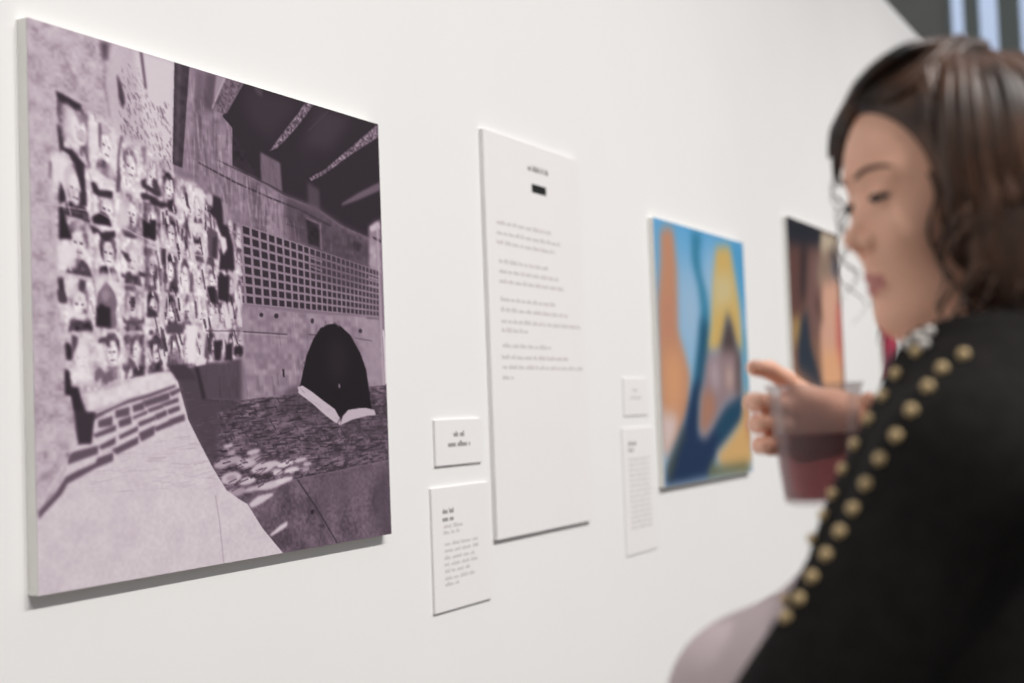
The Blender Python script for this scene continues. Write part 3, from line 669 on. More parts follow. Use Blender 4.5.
["p",0.3,0.7,0,[[1009,752],[1014,754],[1014,759],[1009,758]]],
["p",0.35,0.7,0,[[1004,771],[1012,773],[1012,778],[1004,776]]],
["p",0.88,0.85,1,[[128,690],[258,711],[260,893],[132,885]]],
["p",0.15,0.85,1,[[139,883],[154,836],[186,823],[214,826],[242,848],[256,891]]],
["p",0.45,0.85,1,[[243,758],[237,790],[221,811],[199,818],[176,806],[158,780],[151,746],[157,713],[174,691],[197,686],[220,699],[236,725]]],
["p",0.93,0.95,1,[[232,779],[228,805],[217,823],[202,828],[186,819],[174,799],[169,771],[173,745],[185,727],[200,722],[216,731],[228,752]]],
["p",0.3,0.7,0,[[177,762],[192,764],[193,774],[177,772]]],
["p",0.3,0.7,0,[[202,765],[218,767],[218,777],[203,775]]],
["p",0.35,0.7,0,[[189,798],[213,801],[213,809],[189,806]]],
["p",0.92,0.85,1,[[271,713],[383,732],[384,901],[273,894]]],
["p",0.15,0.85,1,[[280,892],[292,849],[320,836],[344,838],[368,859],[380,899]]],
["p",0.12,0.85,1,[[369,782],[364,811],[350,832],[331,838],[311,828],[296,803],[290,772],[295,741],[310,721],[330,716],[350,727],[364,751]]],
["p",0.93,0.95,1,[[360,801],[356,825],[347,842],[334,847],[320,839],[310,820],[306,795],[309,770],[319,753],[333,749],[346,757],[356,776]]],
["p",0.3,0.7,0,[[312,786],[326,788],[326,797],[312,796]]],
["p",0.3,0.7,0,[[334,789],[348,791],[348,800],[334,798]]],
["p",0.35,0.7,0,[[322,820],[343,822],[343,829],[322,827]]],
["p",0.95,0.85,1,[[394,733],[492,749],[491,908],[395,901]]],
["p",0.15,0.85,1,[[401,900],[412,859],[436,847],[457,849],[478,869],[488,906]]],
["p",0.6,0.85,1,[[478,802],[474,829],[462,848],[445,854],[427,845],[414,822],[409,793],[414,764],[427,745],[444,740],[461,751],[474,773]]],
["p",0.93,0.95,1,[[470,820],[467,842],[458,858],[447,863],[435,856],[426,838],[423,814],[426,791],[435,775],[447,771],[458,779],[467,797]]],
["p",0.3,0.7,0,[[428,806],[440,807],[440,816],[428,815]]],
["p",0.3,0.7,0,[[448,808],[459,810],[459,819],[448,817]]],
["p",0.35,0.7,0,[[437,837],[455,839],[455,846],[437,844]]],
["p",0.3,0.85,1,[[502,751],[587,765],[586,914],[501,908]]],
["p",0.6,0.85,1,[[506,907],[516,869],[538,857],[556,859],[575,877],[583,912]]],
["p",0.45,0.85,1,[[574,810],[570,836],[559,854],[545,859],[529,851],[518,830],[514,802],[518,776],[529,758],[545,753],[560,762],[571,783]]],
["p",0.93,0.95,1,[[567,827],[564,848],[557,863],[546,868],[536,861],[528,844],[525,822],[528,801],[536,786],[547,782],[557,789],[564,805]]],
["p",0.3,0.7,0,[[530,814],[541,816],[541,824],[530,823]]],
["p",0.3,0.7,0,[[547,817],[558,818],[558,826],[547,825]]],
["p",0.35,0.7,0,[[538,844],[554,845],[554,852],[538,850]]],
["p",0.3,0.85,1,[[596,767],[671,779],[670,919],[595,914]]],
["p",0.15,0.85,1,[[599,913],[608,877],[627,866],[644,868],[660,885],[668,917]]],
["p",0.12,0.85,1,[[654,823],[650,847],[641,865],[627,870],[614,862],[604,842],[600,816],[604,791],[614,774],[628,769],[641,778],[651,798]]],
["p",0.93,0.95,1,[[647,839],[645,859],[638,873],[629,878],[619,872],[613,856],[610,835],[613,815],[620,801],[629,796],[639,803],[645,819]]],
["p",0.3,0.7,0,[[615,828],[624,829],[624,837],[615,836]]],
["p",0.3,0.7,0,[[630,829],[639,831],[639,838],[630,837]]],
["p",0.35,0.7,0,[[621,855],[636,857],[636,863],[621,862]]],
["p",0.9,0.8,1,[[599,913],[613,880],[626,860],[621,914]]],
["p",0.92,0.85,1,[[679,780],[747,791],[745,924],[678,919]]],
["p",0.9,0.85,1,[[682,918],[690,884],[707,874],[722,875],[736,891],[743,922]]],
["p",0.12,0.85,1,[[731,833],[728,855],[719,872],[707,877],[695,869],[686,851],[683,826],[686,803],[696,786],[708,782],[720,790],[728,809]]],
["p",0.93,0.95,1,[[725,848],[723,867],[716,880],[708,884],[700,878],[694,864],[692,844],[694,825],[701,811],[709,807],[717,814],[723,828]]],
["p",0.3,0.7,0,[[696,837],[704,838],[704,845],[696,844]]],
["p",0.3,0.7,0,[[709,839],[718,840],[718,847],[709,846]]],
["p",0.35,0.7,0,[[702,863],[714,864],[714,870],[702,869]]],
["p",0.92,0.85,1,[[754,793],[814,802],[812,928],[752,924]]],
["p",0.85,0.85,1,[[755,923],[763,891],[778,881],[791,882],[804,897],[810,926]]],
["p",0.6,0.85,1,[[803,843],[800,865],[792,880],[781,885],[771,878],[763,861],[760,838],[763,815],[772,800],[783,796],[793,803],[801,821]]],
["p",0.93,0.95,1,[[798,858],[795,876],[790,888],[783,892],[775,887],[770,873],[768,855],[770,836],[776,824],[784,820],[791,826],[796,840]]],
["p",0.3,0.7,0,[[772,848],[779,849],[779,856],[772,855]]],
["p",0.3,0.7,0,[[784,849],[791,850],[791,857],[784,856]]],
["p",0.35,0.7,0,[[777,872],[788,874],[788,879],[777,878]]],
["p",0.9,0.8,1,[[755,923],[766,888],[777,875],[773,924]]],
["p",0.88,0.85,1,[[821,804],[875,812],[873,932],[818,928]]],
["p",0.15,0.85,1,[[822,927],[828,897],[842,887],[854,889],[866,903],[871,930]]],
["p",0.45,0.85,1,[[868,851],[865,871],[858,886],[848,891],[839,884],[832,868],[830,846],[833,825],[840,810],[850,806],[859,813],[866,829]]],
["p",0.93,0.95,1,[[863,865],[861,881],[856,893],[849,897],[843,892],[838,879],[837,862],[839,844],[844,832],[851,829],[857,834],[862,847]]],
["p",0.3,0.7,0,[[840,855],[847,856],[846,863],[840,862]]],
["p",0.3,0.7,0,[[851,857],[857,857],[857,864],[851,863]]],
["p",0.35,0.7,0,[[844,878],[855,879],[854,885],[844,884]]],
["p",0.78,0.85,1,[[881,813],[930,822],[928,935],[878,932]]],
["p",0.85,0.85,1,[[881,931],[888,902],[900,893],[911,894],[921,908],[926,934]]],
["p",0.12,0.85,1,[[921,858],[919,877],[912,891],[903,896],[895,890],[888,874],[886,853],[889,833],[896,819],[905,815],[914,822],[920,837]]],
["p",0.805,0.95,1,[[917,871],[915,887],[910,899],[904,902],[898,897],[894,885],[893,868],[895,852],[899,840],[906,837],[912,842],[916,854]]],
["p",0.3,0.7,0,[[896,862],[902,863],[902,869],[896,868]]],
["p",0.3,0.7,0,[[906,863],[912,864],[911,870],[905,870]]],
["p",0.35,0.7,0,[[900,884],[909,885],[909,890],[900,889]]],
["p",0.19999999999999998,0.85,1,[[936,822],[981,830],[978,938],[933,936]]],
["p",0.3,0.85,1,[[936,934],[941,907],[953,898],[963,899],[972,912],[976,937]]],
["p",0.45,0.85,1,[[975,863],[973,882],[967,895],[959,900],[951,894],[945,879],[944,859],[946,840],[952,827],[961,823],[968,829],[974,844]]],
["p",0.805,0.95,1,[[971,876],[969,891],[965,902],[960,906],[954,901],[950,889],[949,873],[951,858],[956,847],[961,843],[966,848],[970,860]]],
["p",0.3,0.7,0,[[952,868],[957,868],[957,874],[952,874]]],
["p",0.3,0.7,0,[[961,869],[966,869],[966,875],[961,875]]],
["p",0.35,0.7,0,[[955,889],[964,889],[964,894],[955,893]]],
["p",0.85,0.85,1,[[985,831],[1027,837],[1024,941],[983,939]]],
["p",0.6,0.85,1,[[985,938],[990,911],[1001,903],[1010,904],[1019,916],[1022,940]]],
["p",0.25,0.85,1,[[1022,878],[1020,895],[1014,908],[1007,912],[999,907],[994,893],[993,874],[995,856],[1001,843],[1009,839],[1016,845],[1021,859]]],
["p",0.805,0.95,1,[[1018,890],[1016,904],[1012,915],[1007,918],[1002,914],[999,903],[998,887],[1000,873],[1004,862],[1009,859],[1014,863],[1017,875]]],
["p",0.3,0.7,0,[[1001,882],[1006,882],[1005,888],[1000,888]]],
["p",0.3,0.7,0,[[1009,883],[1014,883],[1014,889],[1009,889]]],
["p",0.35,0.7,0,[[1004,902],[1011,903],[1011,907],[1004,906]]],
["p",0.95,0.85,1,[[132,902],[260,909],[262,1087],[136,1092]]],
["p",0.15,0.85,1,[[143,1090],[157,1043],[189,1026],[217,1026],[244,1045],[258,1085]]],
["p",0.45,0.85,1,[[241,975],[236,1007],[220,1030],[198,1039],[175,1030],[158,1007],[151,974],[156,941],[173,918],[196,910],[219,920],[235,943]]],
["p",0.93,0.95,1,[[231,997],[227,1022],[216,1041],[201,1049],[185,1042],[173,1023],[169,997],[173,970],[184,951],[199,944],[215,952],[226,971]]],
["p",0.3,0.7,0,[[176,986],[192,986],[192,997],[176,996]]],
["p",0.3,0.7,0,[[202,987],[217,987],[217,997],[202,997]]],
["p",0.35,0.7,0,[[188,1021],[212,1021],[212,1028],[188,1029]]],
["p",0.92,0.85,1,[[273,909],[384,915],[384,1081],[275,1086]]],
["p",0.6,0.85,1,[[282,1084],[294,1040],[321,1025],[346,1024],[369,1042],[381,1080]]],
["p",0.12,0.85,1,[[360,968],[356,998],[342,1019],[322,1027],[302,1020],[287,997],[281,967],[287,936],[301,914],[321,907],[341,916],[355,939]]],
["p",0.93,0.95,1,[[351,988],[348,1012],[338,1030],[325,1037],[311,1030],[301,1013],[297,988],[300,963],[310,945],[324,939],[337,946],[347,964]]],
["p",0.3,0.7,0,[[303,978],[317,979],[317,988],[303,988]]],
["p",0.3,0.7,0,[[326,979],[339,979],[339,988],[326,988]]],
["p",0.35,0.7,0,[[313,1011],[334,1011],[334,1018],[314,1018]]],
["p",0.9,0.8,1,[[282,1084],[300,1047],[319,1017],[313,1083]]],
["p",0.8,0.85,1,[[395,916],[491,921],[491,1077],[396,1081]]],
["p",0.3,0.85,1,[[401,1079],[412,1038],[436,1023],[458,1023],[478,1040],[488,1075]]],
["p",0.6,0.85,1,[[470,956],[466,983],[454,1003],[437,1011],[419,1003],[406,982],[402,954],[406,925],[419,905],[437,898],[454,907],[466,928]]],
["p",0.93,0.95,1,[[462,974],[459,997],[451,1013],[439,1019],[427,1013],[418,997],[415,974],[418,951],[427,934],[439,928],[451,935],[459,952]]],
["p",0.3,0.7,0,[[420,965],[432,965],[432,974],[420,974]]],
["p",0.3,0.7,0,[[440,965],[452,965],[452,974],[440,974]]],
["p",0.35,0.7,0,[[429,995],[447,995],[447,1002],[429,1002]]],
["p",0.92,0.85,1,[[501,922],[586,926],[585,1072],[501,1076]]],
["p",0.85,0.85,1,[[506,1074],[516,1036],[537,1022],[556,1022],[574,1038],[583,1071]]],
["p",0.12,0.85,1,[[569,969],[565,995],[554,1014],[539,1021],[524,1014],[512,994],[508,968],[512,941],[524,922],[539,916],[554,923],[565,943]]],
["p",0.93,0.95,1,[[561,987],[558,1008],[551,1023],[541,1029],[530,1023],[523,1008],[520,986],[523,965],[530,949],[541,944],[551,950],[559,965]]],
["p",0.3,0.7,0,[[525,978],[535,978],[535,986],[525,986]]],
["p",0.3,0.7,0,[[542,978],[552,978],[552,987],[542,986]]],
["p",0.35,0.7,0,[[532,1006],[548,1006],[548,1013],[532,1013]]],
["p",0.8,0.85,1,[[595,927],[670,931],[668,1069],[594,1072]]],
["p",0.15,0.85,1,[[598,1070],[607,1034],[626,1021],[643,1021],[659,1036],[666,1067]]],
["p",0.12,0.85,1,[[657,979],[653,1003],[643,1021],[630,1027],[617,1021],[607,1003],[603,978],[607,953],[617,935],[631,929],[644,936],[653,954]]],
["p",0.93,0.95,1,[[650,995],[647,1015],[641,1030],[632,1035],[623,1030],[616,1015],[613,995],[616,975],[623,960],[632,955],[641,961],[648,975]]],
["p",0.3,0.7,0,[[618,987],[627,987],[627,995],[618,995]]],
["p",0.3,0.7,0,[[633,987],[642,988],[642,995],[633,995]]],
["p",0.35,0.7,0,[[624,1014],[638,1014],[638,1020],[624,1020]]],
["p",0.88,0.85,1,[[678,931],[745,935],[743,1065],[676,1068]]],
["p",0.3,0.85,1,[[680,1067],[688,1033],[705,1021],[720,1020],[734,1035],[741,1064]]],
["p",0.6,0.85,1,[[736,977],[732,1000],[724,1017],[712,1023],[700,1017],[691,1000],[688,976],[692,953],[701,936],[713,930],[725,937],[733,954]]],
["p",0.93,0.95,1,[[730,993],[727,1011],[721,1025],[713,1030],[705,1025],[699,1012],[697,993],[700,974],[706,960],[714,955],[722,960],[728,974]]],
["p",0.3,0.7,0,[[701,985],[709,985],[709,993],[701,993]]],
["p",0.3,0.7,0,[[714,985],[723,986],[722,993],[714,993]]],
["p",0.35,0.7,0,[[707,1010],[719,1010],[719,1016],[707,1016]]],
["p",0.92,0.85,1,[[752,935],[812,939],[810,1062],[750,1065]]],
["p",0.6,0.85,1,[[753,1063],[761,1031],[776,1020],[789,1020],[802,1033],[808,1061]]],
["p",0.6,0.85,1,[[805,983],[802,1004],[794,1020],[784,1026],[773,1021],[765,1004],[763,982],[766,960],[774,944],[785,938],[796,945],[803,961]]],
["p",0.93,0.95,1,[[800,998],[798,1015],[792,1028],[785,1033],[778,1029],[772,1016],[771,998],[773,980],[779,966],[786,962],[793,967],[798,980]]],
["p",0.3,0.7,0,[[774,991],[782,991],[782,998],[774,998]]],
["p",0.3,0.7,0,[[786,991],[793,991],[793,998],[786,998]]],
["p",0.35,0.7,0,[[779,1014],[790,1014],[790,1019],[779,1020]]],
["p",0.9,0.8,1,[[753,1063],[764,1028],[775,1014],[770,1063]]],
["p",0.3,0.85,1,[[818,939],[872,942],[870,1060],[816,1062]]],
["p",0.9,0.85,1,[[819,1061],[826,1030],[840,1019],[852,1019],[863,1032],[868,1058]]],
["p",0.6,0.85,1,[[865,985],[862,1005],[855,1020],[845,1026],[835,1021],[828,1005],[826,984],[829,963],[837,948],[846,942],[856,948],[863,964]]],
["p",0.93,0.95,1,[[860,999],[858,1016],[853,1028],[846,1033],[839,1028],[835,1016],[833,999],[835,982],[841,969],[847,965],[854,969],[858,982]]],
["p",0.3,0.7,0,[[836,992],[843,992],[843,999],[836,999]]],
["p",0.3,0.7,0,[[847,992],[854,992],[854,999],[847,999]]],
["p",0.35,0.7,0,[[841,1014],[851,1014],[851,1020],[841,1020]]],
["p",0.9,0.8,1,[[819,1061],[829,1013],[838,1014],[835,1060]]],
["p",0.19999999999999998,0.85,1,[[878,942],[927,945],[925,1057],[876,1059]]],
["p",0.85,0.85,1,[[879,1058],[885,1029],[897,1019],[908,1019],[919,1031],[923,1056]]],
["p",0.25,0.85,1,[[923,978],[921,998],[914,1012],[905,1018],[897,1012],[890,998],[889,977],[891,957],[898,943],[907,938],[916,944],[921,958]]],
["p",0.805,0.95,1,[[919,992],[917,1008],[912,1019],[906,1024],[900,1020],[896,1008],[895,991],[897,975],[902,963],[908,959],[913,964],[918,976]]],
["p",0.3,0.7,0,[[898,985],[904,985],[904,992],[898,991]]],
["p",0.3,0.7,0,[[908,985],[914,985],[913,992],[907,992]]],
["p",0.35,0.7,0,[[902,1006],[911,1006],[911,1011],[902,1011]]],
["p",0.9,0.8,1,[[879,1058],[888,1028],[896,1014],[893,1057]]],
["p",0.7000000000000001,0.85,1,[[933,945],[978,948],[975,1055],[930,1057]]],
["p",0.3,0.85,1,[[933,1056],[938,1028],[950,1018],[960,1018],[969,1030],[973,1054]]],
["p",0.45,0.85,1,[[970,982],[968,1000],[962,1014],[954,1019],[946,1014],[940,1000],[938,981],[941,962],[947,948],[956,943],[963,949],[969,963]]],
["p",0.805,0.95,1,[[966,995],[964,1010],[960,1021],[955,1025],[949,1021],[945,1010],[944,994],[946,979],[950,968],[956,964],[961,968],[965,979]]],
["p",0.3,0.7,0,[[947,988],[952,988],[952,994],[947,994]]],
["p",0.3,0.7,0,[[956,989],[961,989],[961,995],[956,994]]],
["p",0.35,0.7,0,[[950,1009],[959,1009],[959,1013],[950,1014]]],
["p",0.9,0.8,1,[[933,1056],[941,1035],[949,1013],[945,1055]]],
["p",0.5,0.85,1,[[982,948],[1023,950],[1020,1053],[979,1055]]],
["p",0.6,0.85,1,[[982,1054],[987,1027],[998,1018],[1007,1018],[1015,1029],[1019,1052]]],
["p",0.12,0.85,1,[[1010,985],[1008,1003],[1002,1016],[995,1021],[987,1016],[982,1003],[981,984],[983,965],[989,952],[997,947],[1004,953],[1009,966]]],
["p",0.805,0.95,1,[[1006,997],[1005,1012],[1001,1023],[995,1027],[990,1023],[987,1012],[986,997],[988,982],[992,971],[997,967],[1002,971],[1005,982]]],
["p",0.3,0.7,0,[[989,991],[994,991],[993,997],[988,997]]],
["p",0.3,0.7,0,[[997,991],[1002,991],[1002,997],[997,997]]],
["p",0.35,0.7,0,[[992,1011],[1000,1011],[999,1015],[992,1015]]],
["p",0.8,0.85,1,[[136,1109],[262,1102],[264,1277],[139,1296]]],
["p",0.85,0.85,1,[[146,1293],[160,1244],[192,1225],[219,1222],[247,1237],[260,1276]]],
["p",0.6,0.85,1,[[246,1160],[240,1192],[225,1216],[203,1227],[180,1221],[163,1200],[156,1168],[162,1135],[178,1111],[201,1101],[223,1108],[240,1130]]],
["p",0.93,0.95,1,[[235,1182],[232,1208],[221,1228],[206,1236],[190,1231],[179,1214],[174,1188],[178,1162],[189,1142],[204,1134],[220,1140],[231,1158]]],
["p",0.3,0.7,0,[[181,1178],[197,1176],[197,1186],[181,1188]]],
["p",0.3,0.7,0,[[206,1175],[222,1174],[222,1184],[206,1185]]],
["p",0.35,0.7,0,[[193,1210],[216,1208],[217,1215],[193,1218]]],
["p",0.88,0.85,1,[[275,1101],[385,1096],[385,1259],[277,1275]]],
["p",0.6,0.85,1,[[283,1272],[296,1228],[323,1209],[347,1207],[370,1222],[382,1257]]],
["p",0.12,0.85,1,[[375,1140],[370,1170],[356,1192],[338,1202],[318,1196],[303,1176],[298,1147],[303,1116],[317,1094],[337,1085],[356,1092],[370,1112]]],
["p",0.93,0.95,1,[[366,1161],[362,1185],[353,1203],[340,1211],[327,1206],[317,1189],[313,1166],[316,1142],[326,1123],[339,1116],[352,1121],[362,1138]]],
["p",0.3,0.7,0,[[319,1156],[332,1155],[332,1164],[319,1165]]],
["p",0.3,0.7,0,[[341,1154],[354,1153],[354,1162],[341,1163]]],
["p",0.35,0.7,0,[[329,1186],[349,1184],[349,1191],[329,1194]]],
["p",0.3,0.85,1,[[396,1095],[491,1090],[491,1243],[397,1257]]],
["p",0.15,0.85,1,[[402,1254],[413,1213],[437,1196],[458,1194],[478,1208],[488,1241]]],
["p",0.6,0.85,1,[[473,1129],[469,1156],[457,1177],[440,1186],[423,1181],[410,1162],[405,1134],[410,1106],[422,1084],[440,1076],[457,1083],[469,1102]]],
["p",0.93,0.95,1,[[465,1148],[462,1170],[454,1187],[442,1194],[430,1190],[422,1174],[418,1152],[421,1129],[430,1112],[442,1105],[454,1110],[462,1126]]],
["p",0.3,0.7,0,[[424,1143],[436,1142],[436,1151],[424,1152]]],
["p",0.3,0.7,0,[[443,1141],[455,1140],[455,1149],[443,1150]]],
["p",0.35,0.7,0,[[432,1172],[450,1170],[450,1176],[432,1178]]],
["p",0.9,0.8,1,[[402,1254],[418,1217],[434,1190],[429,1250]]],
["p",0.8,0.85,1,[[501,1089],[585,1085],[584,1229],[501,1241]]],
["p",0.3,0.85,1,[[506,1239],[516,1200],[536,1184],[555,1182],[573,1196],[582,1227]]],
["p",0.12,0.85,1,[[578,1136],[574,1162],[563,1181],[549,1190],[534,1185],[523,1167],[519,1141],[523,1115],[534,1095],[549,1087],[564,1093],[574,1111]]],
["p",0.93,0.95,1,[[571,1154],[568,1175],[560,1191],[550,1197],[540,1193],[533,1179],[530,1158],[533,1137],[540,1121],[551,1114],[561,1119],[568,1134]]],
["p",0.3,0.7,0,[[535,1149],[545,1149],[545,1157],[535,1158]]],
["p",0.3,0.7,0,[[552,1148],[562,1147],[562,1155],[551,1156]]],
["p",0.35,0.7,0,[[542,1176],[558,1174],[558,1181],[542,1182]]],
["p",0.95,0.85,1,[[594,1084],[668,1081],[667,1216],[593,1227]]],
["p",0.15,0.85,1,[[597,1225],[606,1189],[625,1174],[641,1172],[657,1185],[665,1215]]],
["p",0.25,0.85,1,[[659,1126],[656,1150],[646,1168],[633,1176],[620,1171],[610,1155],[607,1130],[611,1105],[621,1087],[634,1080],[647,1085],[656,1102]]],
["p",0.93,0.95,1,[[653,1143],[650,1162],[644,1177],[635,1184],[626,1180],[619,1166],[617,1146],[619,1126],[626,1111],[635,1105],[644,1110],[651,1124]]],
["p",0.3,0.7,0,[[621,1138],[630,1137],[630,1145],[621,1146]]],
["p",0.3,0.7,0,[[636,1137],[645,1136],[645,1144],[636,1144]]],
["p",0.35,0.7,0,[[628,1163],[641,1162],[641,1168],[627,1170]]],
["p",0.9,0.8,1,[[597,1225],[610,1177],[623,1168],[619,1222]]],
["p",0.88,0.85,1,[[676,1080],[743,1077],[741,1205],[675,1215]]],
["p",0.3,0.85,1,[[679,1213],[687,1179],[703,1165],[718,1163],[732,1176],[739,1204]]],
["p",0.25,0.85,1,[[730,1120],[727,1143],[718,1161],[707,1168],[695,1164],[686,1148],[683,1125],[686,1101],[696,1083],[708,1076],[719,1082],[728,1098]]],
["p",0.93,0.95,1,[[724,1136],[722,1155],[716,1169],[708,1175],[700,1171],[694,1158],[692,1140],[694,1121],[701,1106],[709,1101],[717,1105],[723,1118]]],
["p",0.3,0.7,0,[[696,1132],[704,1131],[704,1138],[696,1139]]],
["p",0.3,0.7,0,[[709,1131],[717,1130],[717,1137],[709,1138]]],
["p",0.35,0.7,0,[[701,1156],[714,1155],[714,1160],[701,1162]]],
["p",0.9,0.8,1,[[679,1213],[690,1182],[702,1159],[698,1210]]],
["p",0.95,0.85,1,[[750,1076],[809,1073],[807,1195],[748,1204]]],
["p",0.9,0.85,1,[[751,1202],[759,1169],[774,1157],[787,1155],[800,1167],[805,1194]]],
["p",0.25,0.85,1,[[796,1111],[792,1133],[785,1149],[774,1156],[763,1152],[755,1136],[753,1115],[756,1092],[764,1075],[775,1069],[786,1074],[793,1089]]],
["p",0.93,0.95,1,[[790,1126],[788,1144],[782,1157],[775,1163],[768,1159],[763,1147],[761,1129],[763,1111],[769,1097],[776,1092],[783,1096],[789,1109]]],
["p",0.3,0.7,0,[[764,1122],[772,1121],[772,1128],[764,1129]]],
["p",0.3,0.7,0,[[776,1121],[784,1120],[784,1127],[776,1127]]],
["p",0.35,0.7,0,[[769,1144],[781,1143],[781,1149],[769,1150]]],
["p",0.9,0.8,1,[[751,1202],[762,1156],[772,1151],[768,1199]]],
["p",0.3,0.85,1,[[816,1073],[870,1070],[867,1186],[814,1194]]],
["p",0.85,0.85,1,[[817,1192],[823,1161],[837,1149],[849,1148],[860,1159],[866,1185]]],
["p",0.25,0.85,1,[[866,1108],[863,1129],[856,1144],[847,1151],[837,1147],[831,1132],[828,1112],[831,1090],[839,1075],[848,1069],[858,1074],[864,1088]]],
["p",0.93,0.95,1,[[861,1123],[859,1139],[854,1152],[848,1157],[841,1154],[837,1142],[835,1125],[837,1108],[843,1095],[849,1090],[856,1094],[860,1106]]],
["p",0.3,0.7,0,[[839,1118],[845,1118],[845,1124],[838,1125]]],
["p",0.3,0.7,0,[[849,1117],[856,1117],[856,1123],[849,1124]]],
["p",0.35,0.7,0,[[843,1140],[853,1139],[853,1144],[843,1145]]],
["p",0.5,0.85,1,[[876,1070],[925,1067],[922,1178],[873,1185]]],
["p",0.6,0.85,1,[[876,1183],[882,1154],[895,1143],[905,1141],[916,1152],[920,1177]]],
["p",0.25,0.85,1,[[916,1101],[913,1120],[906,1135],[897,1141],[889,1137],[883,1123],[881,1103],[883,1083],[890,1068],[899,1062],[908,1067],[914,1081]]],
["p",0.805,0.95,1,[[911,1114],[909,1130],[904,1142],[898,1147],[893,1144],[888,1133],[887,1117],[889,1100],[894,1088],[900,1083],[906,1087],[910,1099]]],
["p",0.3,0.7,0,[[890,1110],[896,1110],[896,1116],[890,1116]]],
["p",0.3,0.7,0,[[900,1109],[906,1109],[906,1115],[900,1115]]],
["p",0.35,0.7,0,[[894,1131],[903,1130],[903,1135],[894,1136]]],
["p",0.9,0.8,1,[[876,1183],[885,1159],[894,1138],[890,1181]]],
["p",0.8200000000000001,0.85,1,[[930,1067],[974,1064],[972,1170],[927,1177]]],
["p",0.9,0.85,1,[[930,1175],[935,1147],[947,1136],[957,1135],[966,1146],[970,1169]]],
["p",0.12,0.85,1,[[965,1100],[963,1118],[957,1133],[949,1139],[941,1135],[935,1121],[934,1102],[936,1083],[942,1069],[951,1063],[958,1068],[964,1081]]],
["p",0.805,0.95,1,[[961,1113],[959,1128],[955,1140],[950,1144],[944,1141],[940,1130],[939,1115],[941,1099],[946,1088],[951,1083],[956,1087],[960,1098]]],
["p",0.3,0.7,0,[[942,1109],[948,1108],[947,1114],[942,1115]]],
["p",0.3,0.7,0,[[951,1108],[956,1107],[956,1113],[951,1114]]],
["p",0.35,0.7,0,[[946,1128],[954,1128],[954,1132],[945,1133]]],
["p",0.7000000000000001,0.85,1,[[979,1064],[1020,1062],[1017,1163],[976,1169]]],
["p",0.15,0.85,1,[[979,1168],[984,1141],[995,1131],[1004,1130],[1012,1140],[1016,1162]]],
["p",0.45,0.85,1,[[1016,1085],[1014,1103],[1009,1116],[1001,1122],[994,1118],[989,1105],[988,1087],[990,1069],[996,1055],[1003,1050],[1010,1054],[1015,1067]]],
["p",0.805,0.95,1,[[1013,1097],[1011,1112],[1007,1123],[1002,1127],[997,1124],[994,1114],[993,1099],[995,1084],[998,1073],[1004,1069],[1008,1073],[1012,1083]]],
["p",0.3,0.7,0,[[995,1093],[1000,1093],[1000,1099],[995,1099]]],
["p",0.3,0.7,0,[[1003,1093],[1008,1092],[1008,1098],[1003,1098]]],
["p",0.35,0.7,0,[[998,1112],[1006,1111],[1006,1116],[998,1117]]],
["p",0.9,0.8,1,[[979,1168],[987,1140],[994,1127],[990,1166]]],
["n",0.12,9,30,[[113,232],[176,248],[242,271],[331,298],[409,336],[544,374],[593,405],[684,462],[780,472],[833,513],[922,530],[959,604],[1008,716],[1011,925],[1020,1159],[898,1186],[803,1180],[695,1213],[617,1237],[542,1230],[335,1291],[209,1312],[149,1277],[127,1157],[100,1087],[108,768],[79,559],[85,487],[116,447]]],
["n",0.12,3.5,31,[[113,232],[176,248],[242,271],[331,298],[409,336],[544,374],[593,405],[684,462],[780,472],[833,513],[922,530],[959,604],[1008,716],[1011,925],[1020,1159],[898,1186],[803,1180],[695,1213],[617,1237],[542,1230],[335,1291],[209,1312],[149,1277],[127,1157],[100,1087],[108,768],[79,559],[85,487],[116,447]]],
["d",0.4,0.65,60,12,2.5,78,0.45,32,[[113,232],[176,248],[242,271],[331,298],[409,336],[544,374],[593,405],[684,462],[780,472],[833,513],[922,530],[959,604],[1008,716],[1011,925],[1020,1159],[898,1186],[803,1180],[695,1213],[617,1237],[542,1230],[335,1291],[209,1312],[149,1277],[127,1157],[100,1087],[108,768],[79,559],[85,487],[116,447]]],
["d",0.85,0.98,50,14,2.6,80,0.5,33,[[113,232],[176,248],[242,271],[331,298],[409,336],[544,374],[593,405],[684,462],[780,472],[833,513],[922,530],[959,604],[1008,716],[1011,925],[1020,1159],[898,1186],[803,1180],[695,1213],[617,1237],[542,1230],[335,1291],[209,1312],[149,1277],[127,1157],[100,1087],[108,768],[79,559],[85,487],[116,447]]],
["d",0.1,0.35,70,16,2.8,84,0.7,34,[[537,588],[683,510],[832,530],[1019,715],[1014,1155],[804,1172],[669,1206],[567,1207],[526,955]]],
["d",0.85,0.99,60,16,2.6,84,0.8,35,[[543,413],[683,490],[832,530],[1019,715],[1014,1155],[804,1172],[669,1206],[518,1208]]],
["p",0.96,0.8,4,[[142,262],[210,292],[235,353],[215,423],[172,423],[139,371]]],
["p",0.93,0.8,3,[[254,313],[299,319],[290,454],[250,461]]],
["p",0.95,0.8,3,[[353,331],[386,341],[365,554],[337,558]]],
["p",0.95,0.8,2,[[99,457],[154,462],[212,532],[228,596],[202,599],[169,546],[150,621],[117,572],[90,629],[89,522]]],
["p",0.95,0.9,3,[[258,478],[303,482],[310,544],[274,538]]],
["p",0.94,0.9,2,[[112,779],[184,771],[186,861],[109,867]]],
["p",0.95,0.8,3,[[134,894],[190,889],[187,976],[141,968]]],
["p",0.95,0.8,2,[[274,872],[375,864],[358,947],[318,902],[281,952]]],
["p",0.92,0.8,3,[[392,596],[430,583],[427,690],[380,687]]],
["p",0.95,0.8,3,[[171,1113],[241,1099],[236,1280],[167,1262]]],
